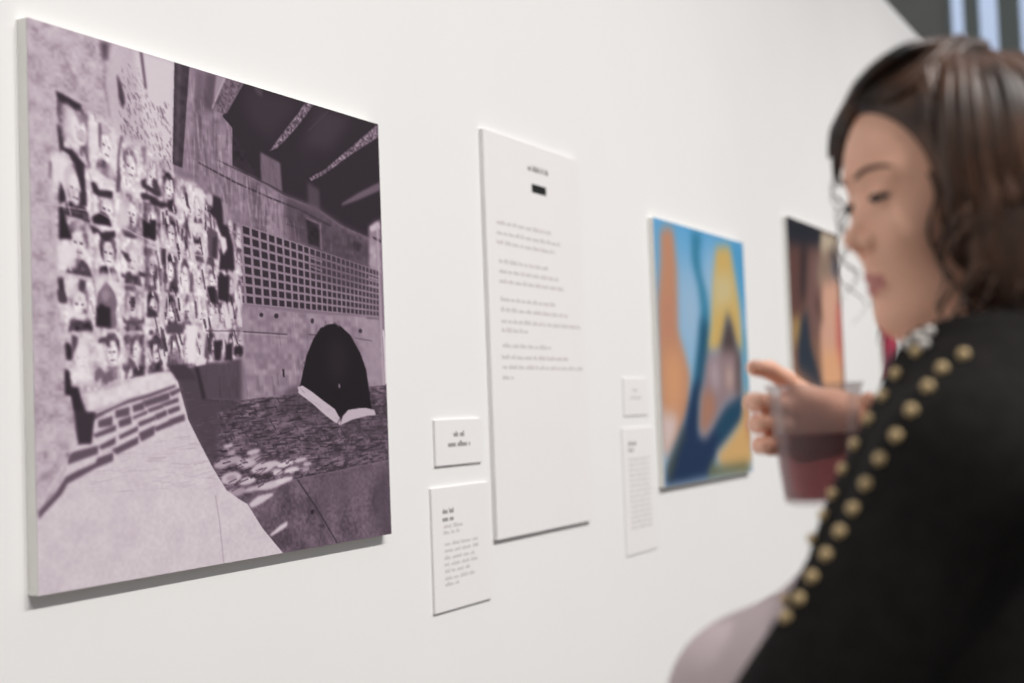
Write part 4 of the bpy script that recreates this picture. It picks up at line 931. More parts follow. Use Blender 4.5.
["p",0.95,0.8,2,[[276,1135],[321,1133],[319,1196],[265,1197]]],
["p",0.92,0.7,2,[[386,1131],[413,1149],[411,1209],[384,1195]]],
["p",0.92,0.7,2,[[437,1149],[476,1129],[474,1208],[440,1216]]],
["p",0.94,0.8,2,[[140,993],[208,1011],[251,1052],[156,1042]]],
["p",0.9,0.8,2,[[445,733],[479,737],[470,864],[441,866]]],
["p",0.14,1,1,[[112,234],[146,240],[222,263],[225,278],[198,287],[160,269],[134,274],[119,258]]],
["p",0.3,0.8,1,[[119,265],[130,265],[133,287],[125,323],[118,322]]],
["p",0.14,1,1,[[117,347],[128,364],[138,400],[141,431],[179,434],[231,480],[234,588],[217,591],[203,535],[185,481],[163,456],[127,440]]],
["p",0.5,0.8,1,[[194,300],[228,300],[252,289],[247,316],[216,341]]],
["p",0.3,0.8,1,[[214,412],[225,416],[224,455],[213,451]]],
["p",0.4,1,1,[[80,485],[91,496],[86,553],[79,560]]],
["p",0.14,1,1,[[123,553],[136,577],[144,622],[120,625]]],
["p",0.3,0.9,1,[[299,312],[311,313],[308,402],[300,410]]],
["p",0.3,0.9,1,[[399,347],[412,341],[398,400],[392,454],[399,506],[389,560],[372,563],[379,483],[385,415]]],
["p",0.14,1,1,[[257,539],[278,537],[299,570],[356,562],[355,582],[291,587],[268,577]]],
["p",0.18,1,1,[[492,499],[522,488],[517,509],[589,533],[589,553],[499,525]]],
["p",0.2,0.9,1,[[553,490],[571,480],[587,519],[589,533],[560,523]]],
["p",0.2,0.9,1,[[495,546],[588,562],[498,574]]],
["p",0.45,0.7,1,[[504,368],[522,359],[525,392],[514,462],[506,463]]],
["p",0.6,0.6,1,[[196,357],[242,362],[233,402],[206,400]]],
["p",0.14,1,1,[[121,589],[141,586],[147,626],[119,638]]],
["p",0.1,1,1,[[117,647],[135,645],[149,698],[172,759],[114,765]]],
["p",0.18,1,1,[[205,583],[238,576],[241,633],[205,638]]],
["p",0.16,0.9,1,[[268,568],[300,567],[356,562],[351,589],[331,585],[283,582]]],
["p",0.09,1,1,[[260,666],[305,641],[337,657],[351,694],[264,692]]],
["p",0.16,1,1,[[247,696],[291,711],[303,722],[364,707],[367,733],[347,734],[326,752],[299,742],[287,721],[263,730]]],
["p",0.07,1,1,[[496,644],[513,655],[534,660],[563,639],[560,723],[498,712]]],
["p",0.25,1,1,[[397,699],[468,716],[463,727],[417,725]]],
["p",0.2,0.8,1,[[432,645],[445,643],[448,686],[435,688]]],
["p",0.17,1,1,[[488,554],[516,547],[570,567],[563,590],[533,565],[498,566]]],
["p",0.2,0.9,1,[[551,528],[590,523],[589,544],[564,544]]],
["p",0.2,1,1,[[387,776],[424,789],[435,828],[406,804]]],
["p",0.28,1,1,[[387,861],[438,877],[442,887],[388,879]]],
["p",0.2,1,1,[[471,848],[517,858],[506,870],[470,867]]],
["p",0.25,1,1,[[551,814],[568,826],[565,874],[545,872]]],
["p",0.5,0.6,1,[[474,787],[487,793],[542,835],[533,843]]],
["p",0.5,0.6,1,[[491,786],[504,791],[550,834],[540,842]]],
["p",0.5,0.6,1,[[509,784],[521,790],[559,834],[547,842]]],
["p",0.5,0.6,1,[[526,782],[539,788],[568,833],[554,841]]],
["p",0.15,1,1,[[107,906],[129,901],[135,963],[145,984],[112,980]]],
["p",0.25,1,1,[[198,899],[226,905],[228,922],[207,946],[197,940]]],
["p",0.5,0.7,1,[[188,789],[203,794],[206,831],[191,833]]],
["p",0.4,0.7,1,[[217,735],[234,730],[231,765],[220,767]]],
["p",0.3,0.9,1,[[403,909],[445,910],[444,930],[428,921],[403,926]]],
["p",0.3,0.9,1,[[514,902],[557,898],[539,923],[513,925]]],
["p",0.55,0.9,1,[[297,927],[318,893],[337,924],[368,974],[359,1003],[271,1007],[276,967]]],
["p",0.25,1,1,[[102,946],[131,944],[142,977],[145,993],[108,989]]],
["p",0.45,0.9,1,[[272,966],[281,940],[337,943],[362,974],[359,1072],[270,1069]]],
["p",0.1,1,1,[[270,1002],[292,981],[315,993],[335,995],[335,1070],[268,1066]]],
["p",0.6,0.9,1,[[293,939],[317,931],[337,949],[316,977],[296,965]]],
["p",0.3,0.8,1,[[209,1002],[225,1004],[232,1026],[209,1024]]],
["p",0.22,1,1,[[427,949],[454,947],[449,994],[428,990]]],
["p",0.5,0.8,1,[[402,938],[415,938],[408,1017],[396,1018]]],
["p",0.26,1,1,[[388,1018],[408,1042],[475,1040],[494,1019],[493,1046],[395,1052]]],
["p",0.2,1,1,[[511,978],[554,996],[564,1019],[505,1024]]],
["p",0.12,1,1,[[129,1134],[149,1130],[163,1155],[159,1189],[136,1194]]],
["p",0.3,1,1,[[160,1099],[187,1109],[184,1135],[167,1167],[157,1130]]],
["p",0.12,1,1,[[128,1224],[146,1230],[155,1286],[183,1289],[199,1370],[162,1369],[152,1317],[127,1316]]],
["p",0.3,1,1,[[275,1114],[288,1105],[316,1104],[335,1141],[323,1144],[312,1124],[274,1130]]],
["p",0.42,0.9,1,[[257,1229],[285,1213],[304,1241],[339,1218],[340,1270],[324,1267],[303,1283],[284,1254],[256,1277]]],
["p",0.35,1,1,[[406,1090],[427,1105],[465,1087],[437,1135],[435,1171],[420,1168],[422,1122]]],
["p",0.35,1,1,[[385,1198],[411,1221],[402,1233],[384,1224]]],
["p",0.35,1,1,[[424,1188],[437,1187],[440,1220],[423,1214]]],
["p",0.25,1,1,[[507,1113],[571,1100],[570,1116],[513,1134]]],
["p",0.3,1,1,[[570,1138],[544,1162],[545,1148],[570,1124]]],
["p",0.16,1,1,[[538,1212],[568,1182],[567,1226],[542,1227]]],
["p",0.28,1,1,[[517,1072],[534,1068],[538,1088],[516,1089]]],
["p",0.1,1,1,[[535,644],[562,648],[555,724],[533,716]]],
["p",0.2,1,1,[[585,751],[612,749],[605,814],[587,816]]],
["p",0.15,1,1,[[538,552],[582,567],[626,571],[659,543],[653,578],[590,593],[537,583]]],
["p",0.2,0.8,1,[[549,482],[567,487],[574,534],[552,543]]],
["p",0.2,1,1,[[717,605],[730,621],[723,745],[710,749]]],
["p",0.3,0.8,1,[[703,474],[720,506],[734,525],[724,548],[706,522]]],
["p",0.1,1,1,[[756,681],[775,701],[795,681],[791,713],[760,714]]],
["p",0.3,1,1,[[745,651],[764,649],[764,659],[745,662]]],
["p",0.3,1,1,[[783,647],[802,648],[800,659],[783,657]]],
["p",0.3,0.8,1,[[669,653],[683,651],[682,686],[668,688]]],
["p",0.13,1,1,[[869,503],[913,512],[927,550],[949,620],[977,698],[983,802],[892,810],[905,720],[908,662],[880,599],[832,573],[862,558]]],
["p",0.9,1,1,[[899,666],[937,673],[943,716],[919,747],[908,712]]],
["p",0.34,1,1,[[835,634],[893,656],[886,765],[835,759]]],
["p",0.18,0.9,1,[[862,681],[889,671],[879,766],[855,761]]],
["p",0.74,1,1,[[837,504],[866,504],[864,555],[835,544]]],
["p",0.6,1,1,[[923,529],[953,532],[951,620],[924,620]]],
["p",0.5,0.9,1,[[813,579],[841,597],[865,609],[855,621],[821,610]]],
["p",0.96,0.8,1,[[739,630],[811,629],[810,665],[795,670],[738,666]]],
["p",0.96,0.8,1,[[655,515],[700,558],[755,586],[717,594],[672,562]]],
["p",0.93,0.8,1,[[768,485],[816,493],[813,565],[775,570]]],
["p",0.12,1,1,[[821,882],[870,878],[875,950],[838,946],[825,903]]],
["p",0.12,1,1,[[886,834],[946,829],[947,942],[881,932]]],
["p",0.75,0.9,1,[[942,808],[993,818],[1001,854],[969,901],[944,902],[976,849],[951,829]]],
["p",0.3,1,1,[[597,1048],[685,1039],[693,1078],[601,1083]]],
["p",0.95,1,1,[[702,1043],[760,1041],[750,1194],[706,1195]]],
["p",0.22,1,1,[[597,1198],[697,1196],[758,1260],[649,1261]]],
["p",0.4,0.7,1,[[607,1157],[662,1135],[692,1196],[601,1204]]],
["p",0.14,1,1,[[850,1101],[903,1092],[888,1182],[854,1181]]],
["p",0.14,1,1,[[919,1113],[959,1105],[956,1181],[913,1180]]],
["p",0.12,1,1,[[969,1119],[1019,1118],[1018,1154],[962,1157]]],
["p",0.88,1,1,[[905,944],[929,947],[963,1047],[925,1050]]],
["p",0.85,1,1,[[937,946],[967,952],[970,1003],[950,1004]]],
["p",0.85,0.9,1,[[989,921],[1017,919],[1015,1037],[994,1038]]],
["p",0.82,1,1,[[846,991],[886,985],[886,1037],[844,1044]]],
["p",0.85,0.7,1,[[858,1058],[933,1051],[931,1091],[857,1101]]],
["p",0.2,0.8,1,[[825,1049],[844,1048],[841,1144],[825,1159]]],
["p",0.2,0.7,1,[[795,1068],[819,1081],[820,1173],[796,1173]]],
["p",0.9,0.8,1,[[781,1068],[812,1074],[791,1181],[777,1174]]],
["p",0.25,0.8,1,[[733,825],[751,838],[744,915],[727,910]]],
["p",0.25,0.8,1,[[711,918],[725,924],[694,1016],[698,1030],[721,1022],[704,967]]],
["p",0.8,0.6,0,[[40,648],[131,647],[132,642],[41,644]]],
["p",0.8,0.6,0,[[131,647],[298,651],[299,647],[132,642]]],
["p",0.8,0.6,0,[[297,651],[459,711],[462,707],[300,647]]],
["p",0.8,0.6,0,[[459,711],[606,750],[609,745],[461,707]]],
["p",0.8,0.6,0,[[607,750],[818,766],[819,761],[608,745]]],
["p",0.3,0.7,0,[[808,1065],[1006,1058],[1006,1053],[808,1060]]],
["p",0.03,1,0,[[1349,1306],[1371,1275],[1416,1151],[1467,1073],[1518,1022],[1567,1004],[1618,997],[1660,1006],[1732,1046],[1802,1128],[1844,1208],[1871,1361],[1880,1404],[1728,1406],[1654,1436],[1570,1394],[1449,1329]]],
["p",0.16,0.35,8,[[1704,1163],[1691,1215],[1663,1252],[1626,1266],[1591,1253],[1567,1216],[1560,1166],[1572,1115],[1599,1078],[1636,1063],[1671,1075],[1696,1112]]],
["p",0.4,1,0,[[1551,989],[1557,1011],[1564,1010],[1558,988]]],
["p",0.6,1,0,[[1530,985],[1535,1017],[1542,1016],[1537,984]]],
["p",0.35,1,0,[[1615,992],[1650,1013],[1655,1010],[1620,988]]],
["p",0.74,1,0,[[1353,1289],[1384,1282],[1449,1311],[1516,1347],[1602,1390],[1639,1436],[1638,1464],[1596,1449],[1534,1416],[1447,1362],[1356,1315]]],
["p",0.72,1,0,[[1638,1464],[1658,1423],[1699,1396],[1759,1390],[1835,1389],[1896,1399],[1906,1423],[1833,1427],[1727,1441]]],
["d",0.55,0.66,16,6,1,35,0.6,40,[[1357,1289],[1449,1311],[1639,1436],[1624,1454],[1447,1360]]],
["p",0.2,0.6,0,[[1643,1421],[1613,1457],[1620,1460],[1651,1424]]],
["p",0.2,0.6,0,[[1613,1460],[1655,1494],[1662,1490],[1620,1457]]],
["p",0.5,1,0,[[1646,1284],[1645,1290],[1642,1293],[1639,1295],[1636,1293],[1634,1290],[1633,1284],[1634,1279],[1637,1275],[1640,1274],[1643,1275],[1645,1279]]],
["p",0.35,1,0,[[1408,1182],[1407,1186],[1404,1188],[1401,1189],[1398,1188],[1395,1186],[1395,1182],[1396,1179],[1398,1176],[1402,1175],[1405,1176],[1407,1178]]]]
TOWER_ART=[
["v",[98,166,212],[168,190,210]],
["p",[168,190,214],0.8,20,[[396,286],[920,322],[953,965],[419,978]]],
["p",[165,190,215],0.8,10,[[1121,142],[1311,107],[1162,550],[890,565]]],
["p",[70,150,195],0.7,8,[[1622,-59],[2081,-36],[2024,763],[1850,509],[1742,170]]],
["p",[190,138,110],1,5,[[123,91],[224,50],[384,40],[427,369],[396,825],[499,991],[604,1161],[553,1424],[316,1633],[74,1765],[-35,1723],[-12,988],[6,647],[95,350]]],
["p",[212,156,116],0.9,10,[[100,1000],[417,993],[480,1162],[411,1399],[160,1508],[61,1358]]],
["p",[186,128,108],0.5,8,[[124,610],[309,523],[315,828],[102,985]]],
["p",[212,196,194],0.9,6,[[-5,1445],[322,1474],[264,1631],[52,1786],[-17,1724]]],
["p",[52,124,156],0.9,5,[[759,24],[1001,14],[923,200],[940,336],[1035,476],[1083,636],[1041,979],[951,1158],[797,1341],[742,1616],[563,1518],[679,1246],[809,968],[903,645],[861,447],[751,272]]],
["p",[34,80,108],0.9,6,[[893,726],[1073,718],[1041,979],[951,1158],[772,1365],[721,1615],[503,1670],[576,1402],[679,1246],[798,969]]],
["p",[35,54,86],1,5,[[679,1246],[881,1190],[751,1365],[720,1623],[869,1652],[1057,1578],[1381,1421],[1793,1315],[1788,1538],[1422,1663],[1146,1783],[916,1988],[-11,2017],[85,1840],[257,1699],[458,1523]]],
["p",[34,74,98],0.9,7,[[1082,1562],[1381,1421],[1793,1315],[1788,1538],[1422,1663],[1198,1745]]],
["p",[78,84,66],0.7,5,[[24,1873],[257,1699],[411,1575],[491,1593],[290,1753],[128,1968]]],
["p",[206,174,106],1,5,[[1312,99],[1656,58],[1748,317],[1840,579],[1866,960],[1695,904],[1530,647],[1346,955],[1007,980],[1114,757],[1239,305]]],
["p",[204,194,158],0.7,8,[[1259,337],[1649,307],[1696,518],[1199,630]]],
["p",[80,66,66],1,6,[[1532,630],[1641,744],[1740,946],[1766,1134],[1322,1138],[1298,956]]],
["p",[146,124,128],1,6,[[994,996],[1346,955],[1738,963],[1766,1323],[1384,1404],[1082,1562],[847,1651],[744,1601],[818,1349],[906,1166]]],
["p",[186,172,182],0.8,8,[[1053,1060],[1240,1040],[1258,1271],[1071,1287]]],
["p",[206,178,164],0.7,6,[[1422,1104],[1571,1085],[1600,1246],[1423,1288]]],
["p",[170,122,100],0.9,6,[[845,1302],[1115,1303],[1140,1466],[871,1636],[767,1585]]],
["p",[92,76,74],0.8,5,[[1687,964],[1817,944],[1819,1306],[1635,1356]]],
["p",[208,168,112],1,5,[[1119,1815],[1291,1749],[1494,1674],[1761,1546],[1897,1307],[2019,1377],[2000,1900],[1780,1974],[1222,1926]]],
["p",[96,100,70],0.9,5,[[999,1865],[1224,1909],[1867,1910],[1957,2019],[845,2031]]],
["p",[90,150,170],0.8,5,[[1892,768],[2022,781],[2002,1307],[1871,1306]]],
["p",[188,120,88],0.5,6,[[1842,1332],[1999,1333],[1997,1726],[1867,1721]]]]
FIGURE_ART=[
["v",[66,50,50],[190,140,112]],
["p",[38,40,50],1,4,[[-33,-19],[1293,0],[1306,126],[1096,178],[156,248],[18,242]]],
["p",[98,68,64],1,8,[[18,242],[554,227],[499,676],[322,836],[18,946],[-71,702]]],
["p",[56,44,46],0.9,6,[[446,218],[825,180],[693,451],[573,672],[352,683]]],
["p",[118,88,84],1,8,[[739,231],[1215,178],[1213,553],[1136,913],[727,1011],[556,759]]],
["p",[190,174,152],1,4,[[1291,10],[2001,15],[1947,254],[1626,165],[1350,294],[1211,196]]],
["p",[150,128,112],0.9,6,[[1166,217],[1626,165],[1734,434],[1377,545],[984,521]]],
["p",[120,116,124],0.9,5,[[1601,277],[1956,216],[1993,438],[1638,486]]],
["p",[70,66,74],0.7,4,[[1765,109],[1896,99],[1919,377],[1745,387]]],
["p",[212,164,142],1,6,[[1229,481],[1913,405],[1889,890],[1849,1445],[1101,1444],[1037,1004]]],
["p",[200,110,102],0.9,5,[[1768,663],[1991,635],[1939,1242],[1641,1226]]],
["p",[226,170,126],0.8,6,[[1098,1091],[1847,1076],[1828,1537],[1081,1532]]],
["p",[170,140,90],0.9,5,[[-31,849],[325,819],[329,979],[169,1067],[-6,1071]]],
["p",[48,56,68],1,5,[[354,852],[593,757],[680,1056],[966,1338],[1081,1532],[159,1292],[160,1109]]],
["p",[70,52,46],0.7,5,[[917,657],[1078,631],[1195,822],[1108,860]]],
["p",[170,120,98],0.6,8,[[159,1292],[655,1357],[1323,1533],[-163,1522]]]]
RED_ART=[
["v",[172,62,84],[172,62,84]],
["p",[150,48,70],0.7,6,[[235,1024],[741,1011],[701,1535],[71,1544]]],
["p",[120,60,80],0.8,8,[[-163,1507],[2168,1474],[2113,1640],[-212,1665]]],
["p",[52,48,56],1,10,[[-200,1626],[2127,1599],[2016,1931],[-298,1941]]]]


tag(art_print('photo_print', 1.2647, 2.0623, 1.2223, 1.9219, 0.0165, STREET_ART, 520, 460, True),
    'large purple-toned black and white street photo print with a dark dome tent', 'picture')
tag(art_print('art_print', 3.363, 4.101, 1.2175, 1.9001, 0.015, TOWER_ART, 240, 200, False),
    'blurred colourful print with blue sky, orange and yellow towers and navy shape', 'picture')
tag(art_print('art_print', 4.588, 5.279, 1.235, 2.0347, 0.015, FIGURE_ART, 220, 180, False),
    'blurred dark print with black top corner and pink and orange right side', 'picture')
tag(art_print('art_print', 5.955, 6.262, 1.50, 1.92, 0.015, RED_ART, 120, 90, False),
    'small dark red print far along the wall, seen just under the woman\'s chin', 'picture')

# ------------------------------------------------------------------ text panel and captions
M_PANEL = material('white_foam_board', (237, 234, 234), rough=0.7, noise=0.005)
M_EDGE = material('grey_board_edge', (150, 158, 156), rough=0.7, noise=0.03)
M_INK = material('grey_printing_ink', (160, 156, 156), rough=0.7)
M_BLACK = material('black_printing_ink', (14, 16, 16), rough=0.6)
M_FADED = material('faint_printing_ink', (214, 208, 210), rough=0.7)

def board(name, x0, x1, z0, z1, t, mat=None):
    root = empty(name, (x0, 0, z0))
    MB().box(0, x1 - x0, -t, 0, 0, z1 - z0, 0.0006).build('board', mat or M_PANEL, root)
    return root

def type_lines(root, name, lines, t, xh, mat, seed, word=(0.012, 0.04), gap=0.006):
    """rows of small illegible letter strokes, each row broken into words"""
    rng = random.Random(seed); mb = MB(); ox, _, oz = root.location
    for x0, x1, z in lines:
        x = x0
        while x < x1 - 0.003:
            e = min(x1, x + rng.uniform(*word))
            while x < e - 0.0015:
                wd = rng.uniform(0.45, 0.85) * xh; up = xh * (1.5 if rng.random() < .25 else 1.0)
                mb.box(x - ox, x - ox + min(wd * .9, e - x), -t - 0.0003, -t, z - oz - xh * .5, z - oz + up - xh * .5)
                x += wd
            x = e + gap
    return mb.build(name, mat, root)

TP = board('text_panel', 2.4625, 2.9215, 1.173, 1.9815, 0.010)
type_lines(TP, 'heading', [(2.658, 2.757, 1.929)], 0.010, 0.009, M_INK, 1)
lg = MB(); lg.box(2.674 - 2.4625, 2.743 - 2.4625, -0.0104, -0.010, 1.880 - 1.173, 1.898 - 1.173, 0.0001); lg.build('logo_block', M_BLACK, TP)
TEXT = [(2.507, 2.762, 1.8), (2.506, 2.804, 1.779), (2.504, 2.776, 1.76), (2.51, 2.747, 1.722), (2.51, 2.789, 1.702), (2.509, 2.815, 1.682),
        (2.512, 2.766, 1.646), (2.511, 2.836, 1.625), (2.512, 2.90, 1.602), (2.512, 2.632, 1.584), (2.513, 2.737, 1.553), (2.507, 2.822, 1.53), (2.51, 2.90, 1.51), (2.508, 2.557, 1.489)]
for k, (i0, i1) in enumerate(((0, 3), (3, 6), (6, 10), (10, 14))): type_lines(TP, 'paragraph', TEXT[i0:i1], 0.010, 0.0062, M_FADED, 20 + k)
tag(TP, 'tall white text panel with grey paragraphs and small black logo block', 'sign')

c = board('caption_card', 2.2425, 2.4215, 1.327, 1.411, 0.005)
type_lines(c, 'title_lines', [(2.31, 2.352, 1.3825), (2.288, 2.374, 1.364)], 0.005, 0.007, M_INK, 3)
tag(c, 'small white caption card with two short lines, right of the tent photo print', 'label')
c = board('caption_card', 2.2215, 2.4415, 1.064, 1.288, 0.005)
type_lines(c, 'title_lines', [(2.259, 2.302, 1.243), (2.258, 2.3, 1.229)], 0.005, 0.0065, M_INK, 4)
type_lines(c, 'paragraph', [(2.261, 2.341, 1.216), (2.26, 2.324, 1.205), (2.263, 2.396, 1.184), (2.262, 2.392, 1.172), (2.261, 2.379, 1.159),
           (2.26, 2.393, 1.147), (2.261, 2.364, 1.135), (2.261, 2.376, 1.122), (2.26, 2.317, 1.111)], 0.005, 0.005, M_FADED, 5)
tag(c, 'larger white caption card with a paragraph, below the small card beside the tent photo', 'label')
c = board('caption_card', 3.15, 3.303, 1.401, 1.492, 0.003)
type_lines(c, 'title_lines', [(3.205, 3.245, 1.462), (3.19, 3.26, 1.444)], 0.003, 0.006, M_FADED, 6)
tag(c, 'faint small white caption card left of the blue tower print, above another card', 'label')
c = board('caption_card', 3.13, 3.33, 1.07, 1.372, 0.003)
type_lines(c, 'title_lines', [(3.165, 3.215, 1.333), (3.165, 3.20, 1.318)], 0.003, 0.0065, M_INK, 7)
type_lines(c, 'paragraph', [(3.165, 3.30, 1.295 - .0125 * k) for k in range(14)], 0.003, 0.005, M_FADED, 8)
tag(c, 'faint tall white caption card left of the blue tower print, at its bottom corner', 'label')

# ------------------------------------------------------------------ implicit-surface modelling for the figure
def smin(a, b, k):
    if k <= 0: return np.minimum(a, b)
    h = np.clip(0.5 + 0.5 * (b - a) / k, 0, 1); return b + (a - b) * h - k * h * (1 - h)
def smax(a, b, k): return -smin(-a, -b, k)

class Field:
    """a signed field on a rectilinear grid in figure coordinates: s = forward, l = to her left, z = up"""
    def __init__(s, sx, lx, zx):
        s.a = [np.asarray(q, np.float32) for q in (sx, lx, zx)]
        s.F = np.full([len(q) for q in s.a], 0.5, np.float32)
    def sl(s, lo, hi):
        return tuple(slice(max(0, int(np.searchsorted(a, x0)) - 1), int(np.searchsorted(a, x1)) + 1) for a, x0, x1 in zip(s.a, lo, hi))
    def grid(s, q): return s.a[0][q[0]][:, None, None], s.a[1][q[1]][None, :, None], s.a[2][q[2]][None, None, :]
    def put(s, fn, lo, hi, k=0.0, sub=False):
        q = s.sl(lo, hi); d = fn(*s.grid(q)); d = np.broadcast_to(d, s.F[q].shape)
        s.F[q] = smax(s.F[q], -d, k) if sub else smin(s.F[q], d, k)
    def cap(s, a, b, ra, rb, k=0.0, sub=False):
        a = np.array(a, float); b = np.array(b, float); m = max(ra, rb) + max(k, 0.004) * 1.2
        def fn(S, L, Zz):
            d = b - a; t = np.clip(((S - a[0]) * d[0] + (L - a[1]) * d[1] + (Zz - a[2]) * d[2]) / max(d @ d, 1e-9), 0, 1)
            return np.sqrt((S - a[0] - t * d[0]) ** 2 + (L - a[1] - t * d[1]) ** 2 + (Zz - a[2] - t * d[2]) ** 2) - (ra + t * (rb - ra))
        s.put(fn, np.minimum(a, b) - m, np.maximum(a, b) + m, k, sub)
    def ell(s, c, r, k=0.0, sub=False, frame=None):
        """ellipsoid; frame rotates about z (the turned head)"""
        c = np.array(c, float); r = np.array(r, float); m = r.max() + max(k, 0.004) * 1.2
        cc = frame.to_world(c) if frame else c
        def fn(S, L, Zz):
            if frame: S, L, Zz = frame.to_local(S, L, Zz)
            q = np.sqrt(((S - c[0]) / r[0]) ** 2 + ((L - c[1]) / r[1]) ** 2 + ((Zz - c[2]) / r[2]) ** 2)
            q2 = np.sqrt(((S - c[0]) / r[0] ** 2) ** 2 + ((L - c[1]) / r[1] ** 2) ** 2 + ((Zz - c[2]) / r[2] ** 2) ** 2)
            return q * (q - 1) / np.maximum(q2, 1e-6)
        s.put(fn, cc - m, cc + m, k, sub)
    def mesh(s, name):
        F = s.F; A = s.a; neg = F < 0; n = [d - 1 for d in F.shape]
        cs = np.zeros(n, np.int8)
        for i in (0, 1):
            for j in (0, 1):
                for k in (0, 1): cs += neg[i:n[0] + i, j:n[1] + j, k:n[2] + k]
        act = (cs > 0) & (cs < 8); idx = np.full(n, -1, np.int64); I = np.argwhere(act); idx[act] = np.arange(len(I))
        acc = np.zeros((len(I), 3)); cnt = np.zeros(len(I))
        corners = [(i, j, k) for i in (0, 1) for j in (0, 1) for k in (0, 1)]
        val = {c: F[I[:, 0] + c[0], I[:, 1] + c[1], I[:, 2] + c[2]].astype(float) for c in corners}
        pos = {c: np.stack([A[d][I[:, d] + c[d]] for d in range(3)], 1).astype(float) for c in corners}
        for c in corners:
            for d in range(3):
                if c[d]: continue
                e = list(c); e[d] = 1; e = tuple(e)
                cr = (val[c] < 0) != (val[e] < 0); t = val[c] / np.where(cr, val[c] - val[e], 1)
                p = pos[c] + t[:, None] * (pos[e] - pos[c]); acc[cr] += p[cr]; cnt[cr] += 1
        V = acc / cnt[:, None]; Q = []
        for d in range(3):
            a, b = [q for q in range(3) if q != d]
            sh = [slice(None)] * 3; s0 = list(sh); s1 = list(sh); s0[d] = slice(0, -1); s1[d] = slice(1, None)
            ch = neg[tuple(s0)] != neg[tuple(s1)]
            inner = [slice(None)] * 3; inner[a] = slice(1, n[a]); inner[b] = slice(1, n[b])
            E = np.argwhere(ch[tuple(inner)])
            if not len(E): continue
            E[:, a] += 1; E[:, b] += 1
            flip = neg[E[:, 0], E[:, 1], E[:, 2]]
            def cell(da, db):
                q = E.copy(); q[:, a] -= da; q[:, b] -= db; return idx[q[:, 0], q[:, 1], q[:, 2]]
            q = np.stack([cell(1, 1), cell(0, 1), cell(0, 0), cell(1, 0)], 1)
            if d == 1: flip = ~flip
            q[~flip] = q[~flip][:, ::-1]; Q.append(q)
        Q = np.concatenate(Q)
        # (s, l, z) -> figure's local (x, y, z) = (-l, s, z) : a proper rotation
        return mesh_from(name, np.stack([-V[:, 1], V[:, 0], V[:, 2]], 1), Q)

class Head:
    """frame turned towards the picture about the vertical axis"""
    def __init__(s, ang): s.c, s.s = math.cos(ang), math.sin(ang)
    def to_world(s, p): return np.array([p[0] * s.c - p[1] * s.s, p[0] * s.s + p[1] * s.c, p[2]])
    def to_local(s, S, L, Zz): return S * s.c + L * s.s, -S * s.s + L * s.c, Zz
HD = Head(math.radians(32.8))
def hw(s, l, z): return HD.to_world((s, l, z))

PX, PY = 1.233, -1.0797          # where she stands
def loc(s, l, z): return (-l, s, z)

# ---- torso table: z, centre s, half depth, half width
TOR = np.array([[0.78, -.01, .125, .180], [0.90, .00, .125, .182], [1.00, .02, .108, .158], [1.08, .03, .100, .142], [1.18, .025, .112, .148], [1.27, .005, .108, .152],
                [1.34, -.018, .096, .150], [1.39, -.026, .078, .128], [1.43, -.032, .060, .085], [1.47, -.034, .052, .058]])
def torso(off=0.0):
    def fn(S, L, Zz):
        z = Zz.ravel(); c = np.interp(z, TOR[:, 0], TOR[:, 1])[None, None]; a = np.interp(z, TOR[:, 0], TOR[:, 2])[None, None] + off; b = np.interp(z, TOR[:, 0], TOR[:, 3])[None, None] + off
        q = np.sqrt(((S - c) / a) ** 2 + (L / b) ** 2); d = (q - 1) * np.minimum(a, b)
        return np.maximum(d, np.maximum(0.80 - Zz, Zz - 1.455 - off))
    return fn
SHO_L, ELB_L, WRI_L = (-.044, .150, 1.362), (.118, .212, 1.120), (.250, .090, 1.075)
SHO_R, ELB_R, WRI_R = (-.015, -.160, 1.385), (-.010, -.262, 1.150), (.112, -.158, 1.398)

def lerp(a, b, t): return tuple(np.array(a) + (np.array(b) - np.array(a)) * t)
def body_core(F, o, arms=True):
    F.put(torso(o), (-.3, -.35, .75), (.3, .35, 1.5), 0.03)
    F.ell((.122, .070, 1.168), (.098 + o, .074 + o, .078 + o), .05); F.ell((.122, -.070, 1.168), (.098 + o, .074 + o, .078 + o), .05)
    for sg in (1, -1):
        F.cap((-.030, 0, 1.395), (-.046 if sg > 0 else -.02, sg * .145, 1.365 if sg > 0 else 1.38), .050 + o, .046 + o, .04)
        F.cap((-.046, sg * .02, 1.447), (-.048, sg * .115, 1.395), .036 + o, .034 + o, .04)

# ---- cup axis, and hand coordinates around it (u: towards her front, v: away, z)
CUP = np.array([.131, -.088]); CZ0, CZ1 = 1.3235, 1.4365
UD = np.array([.893, .451]); VD = np.array([.451, -.893])
def cuv(u, v, z): return (CUP[0] + UD[0] * u + VD[0] * v, CUP[1] + UD[1] * u + VD[1] * v, z)
def cup_r(z): return .0315 + (.0445 - .0315) * (z - CZ0) / (CZ1 - CZ0)

def chain(F, pts, r0, r1, k=0.004):
    n = len(pts) - 1
    for i in range(n):
        F.cap(pts[i], pts[i + 1], r0 + (r1 - r0) * i / n, r0 + (r1 - r0) * (i + 1) / n, k if i else 0.008)

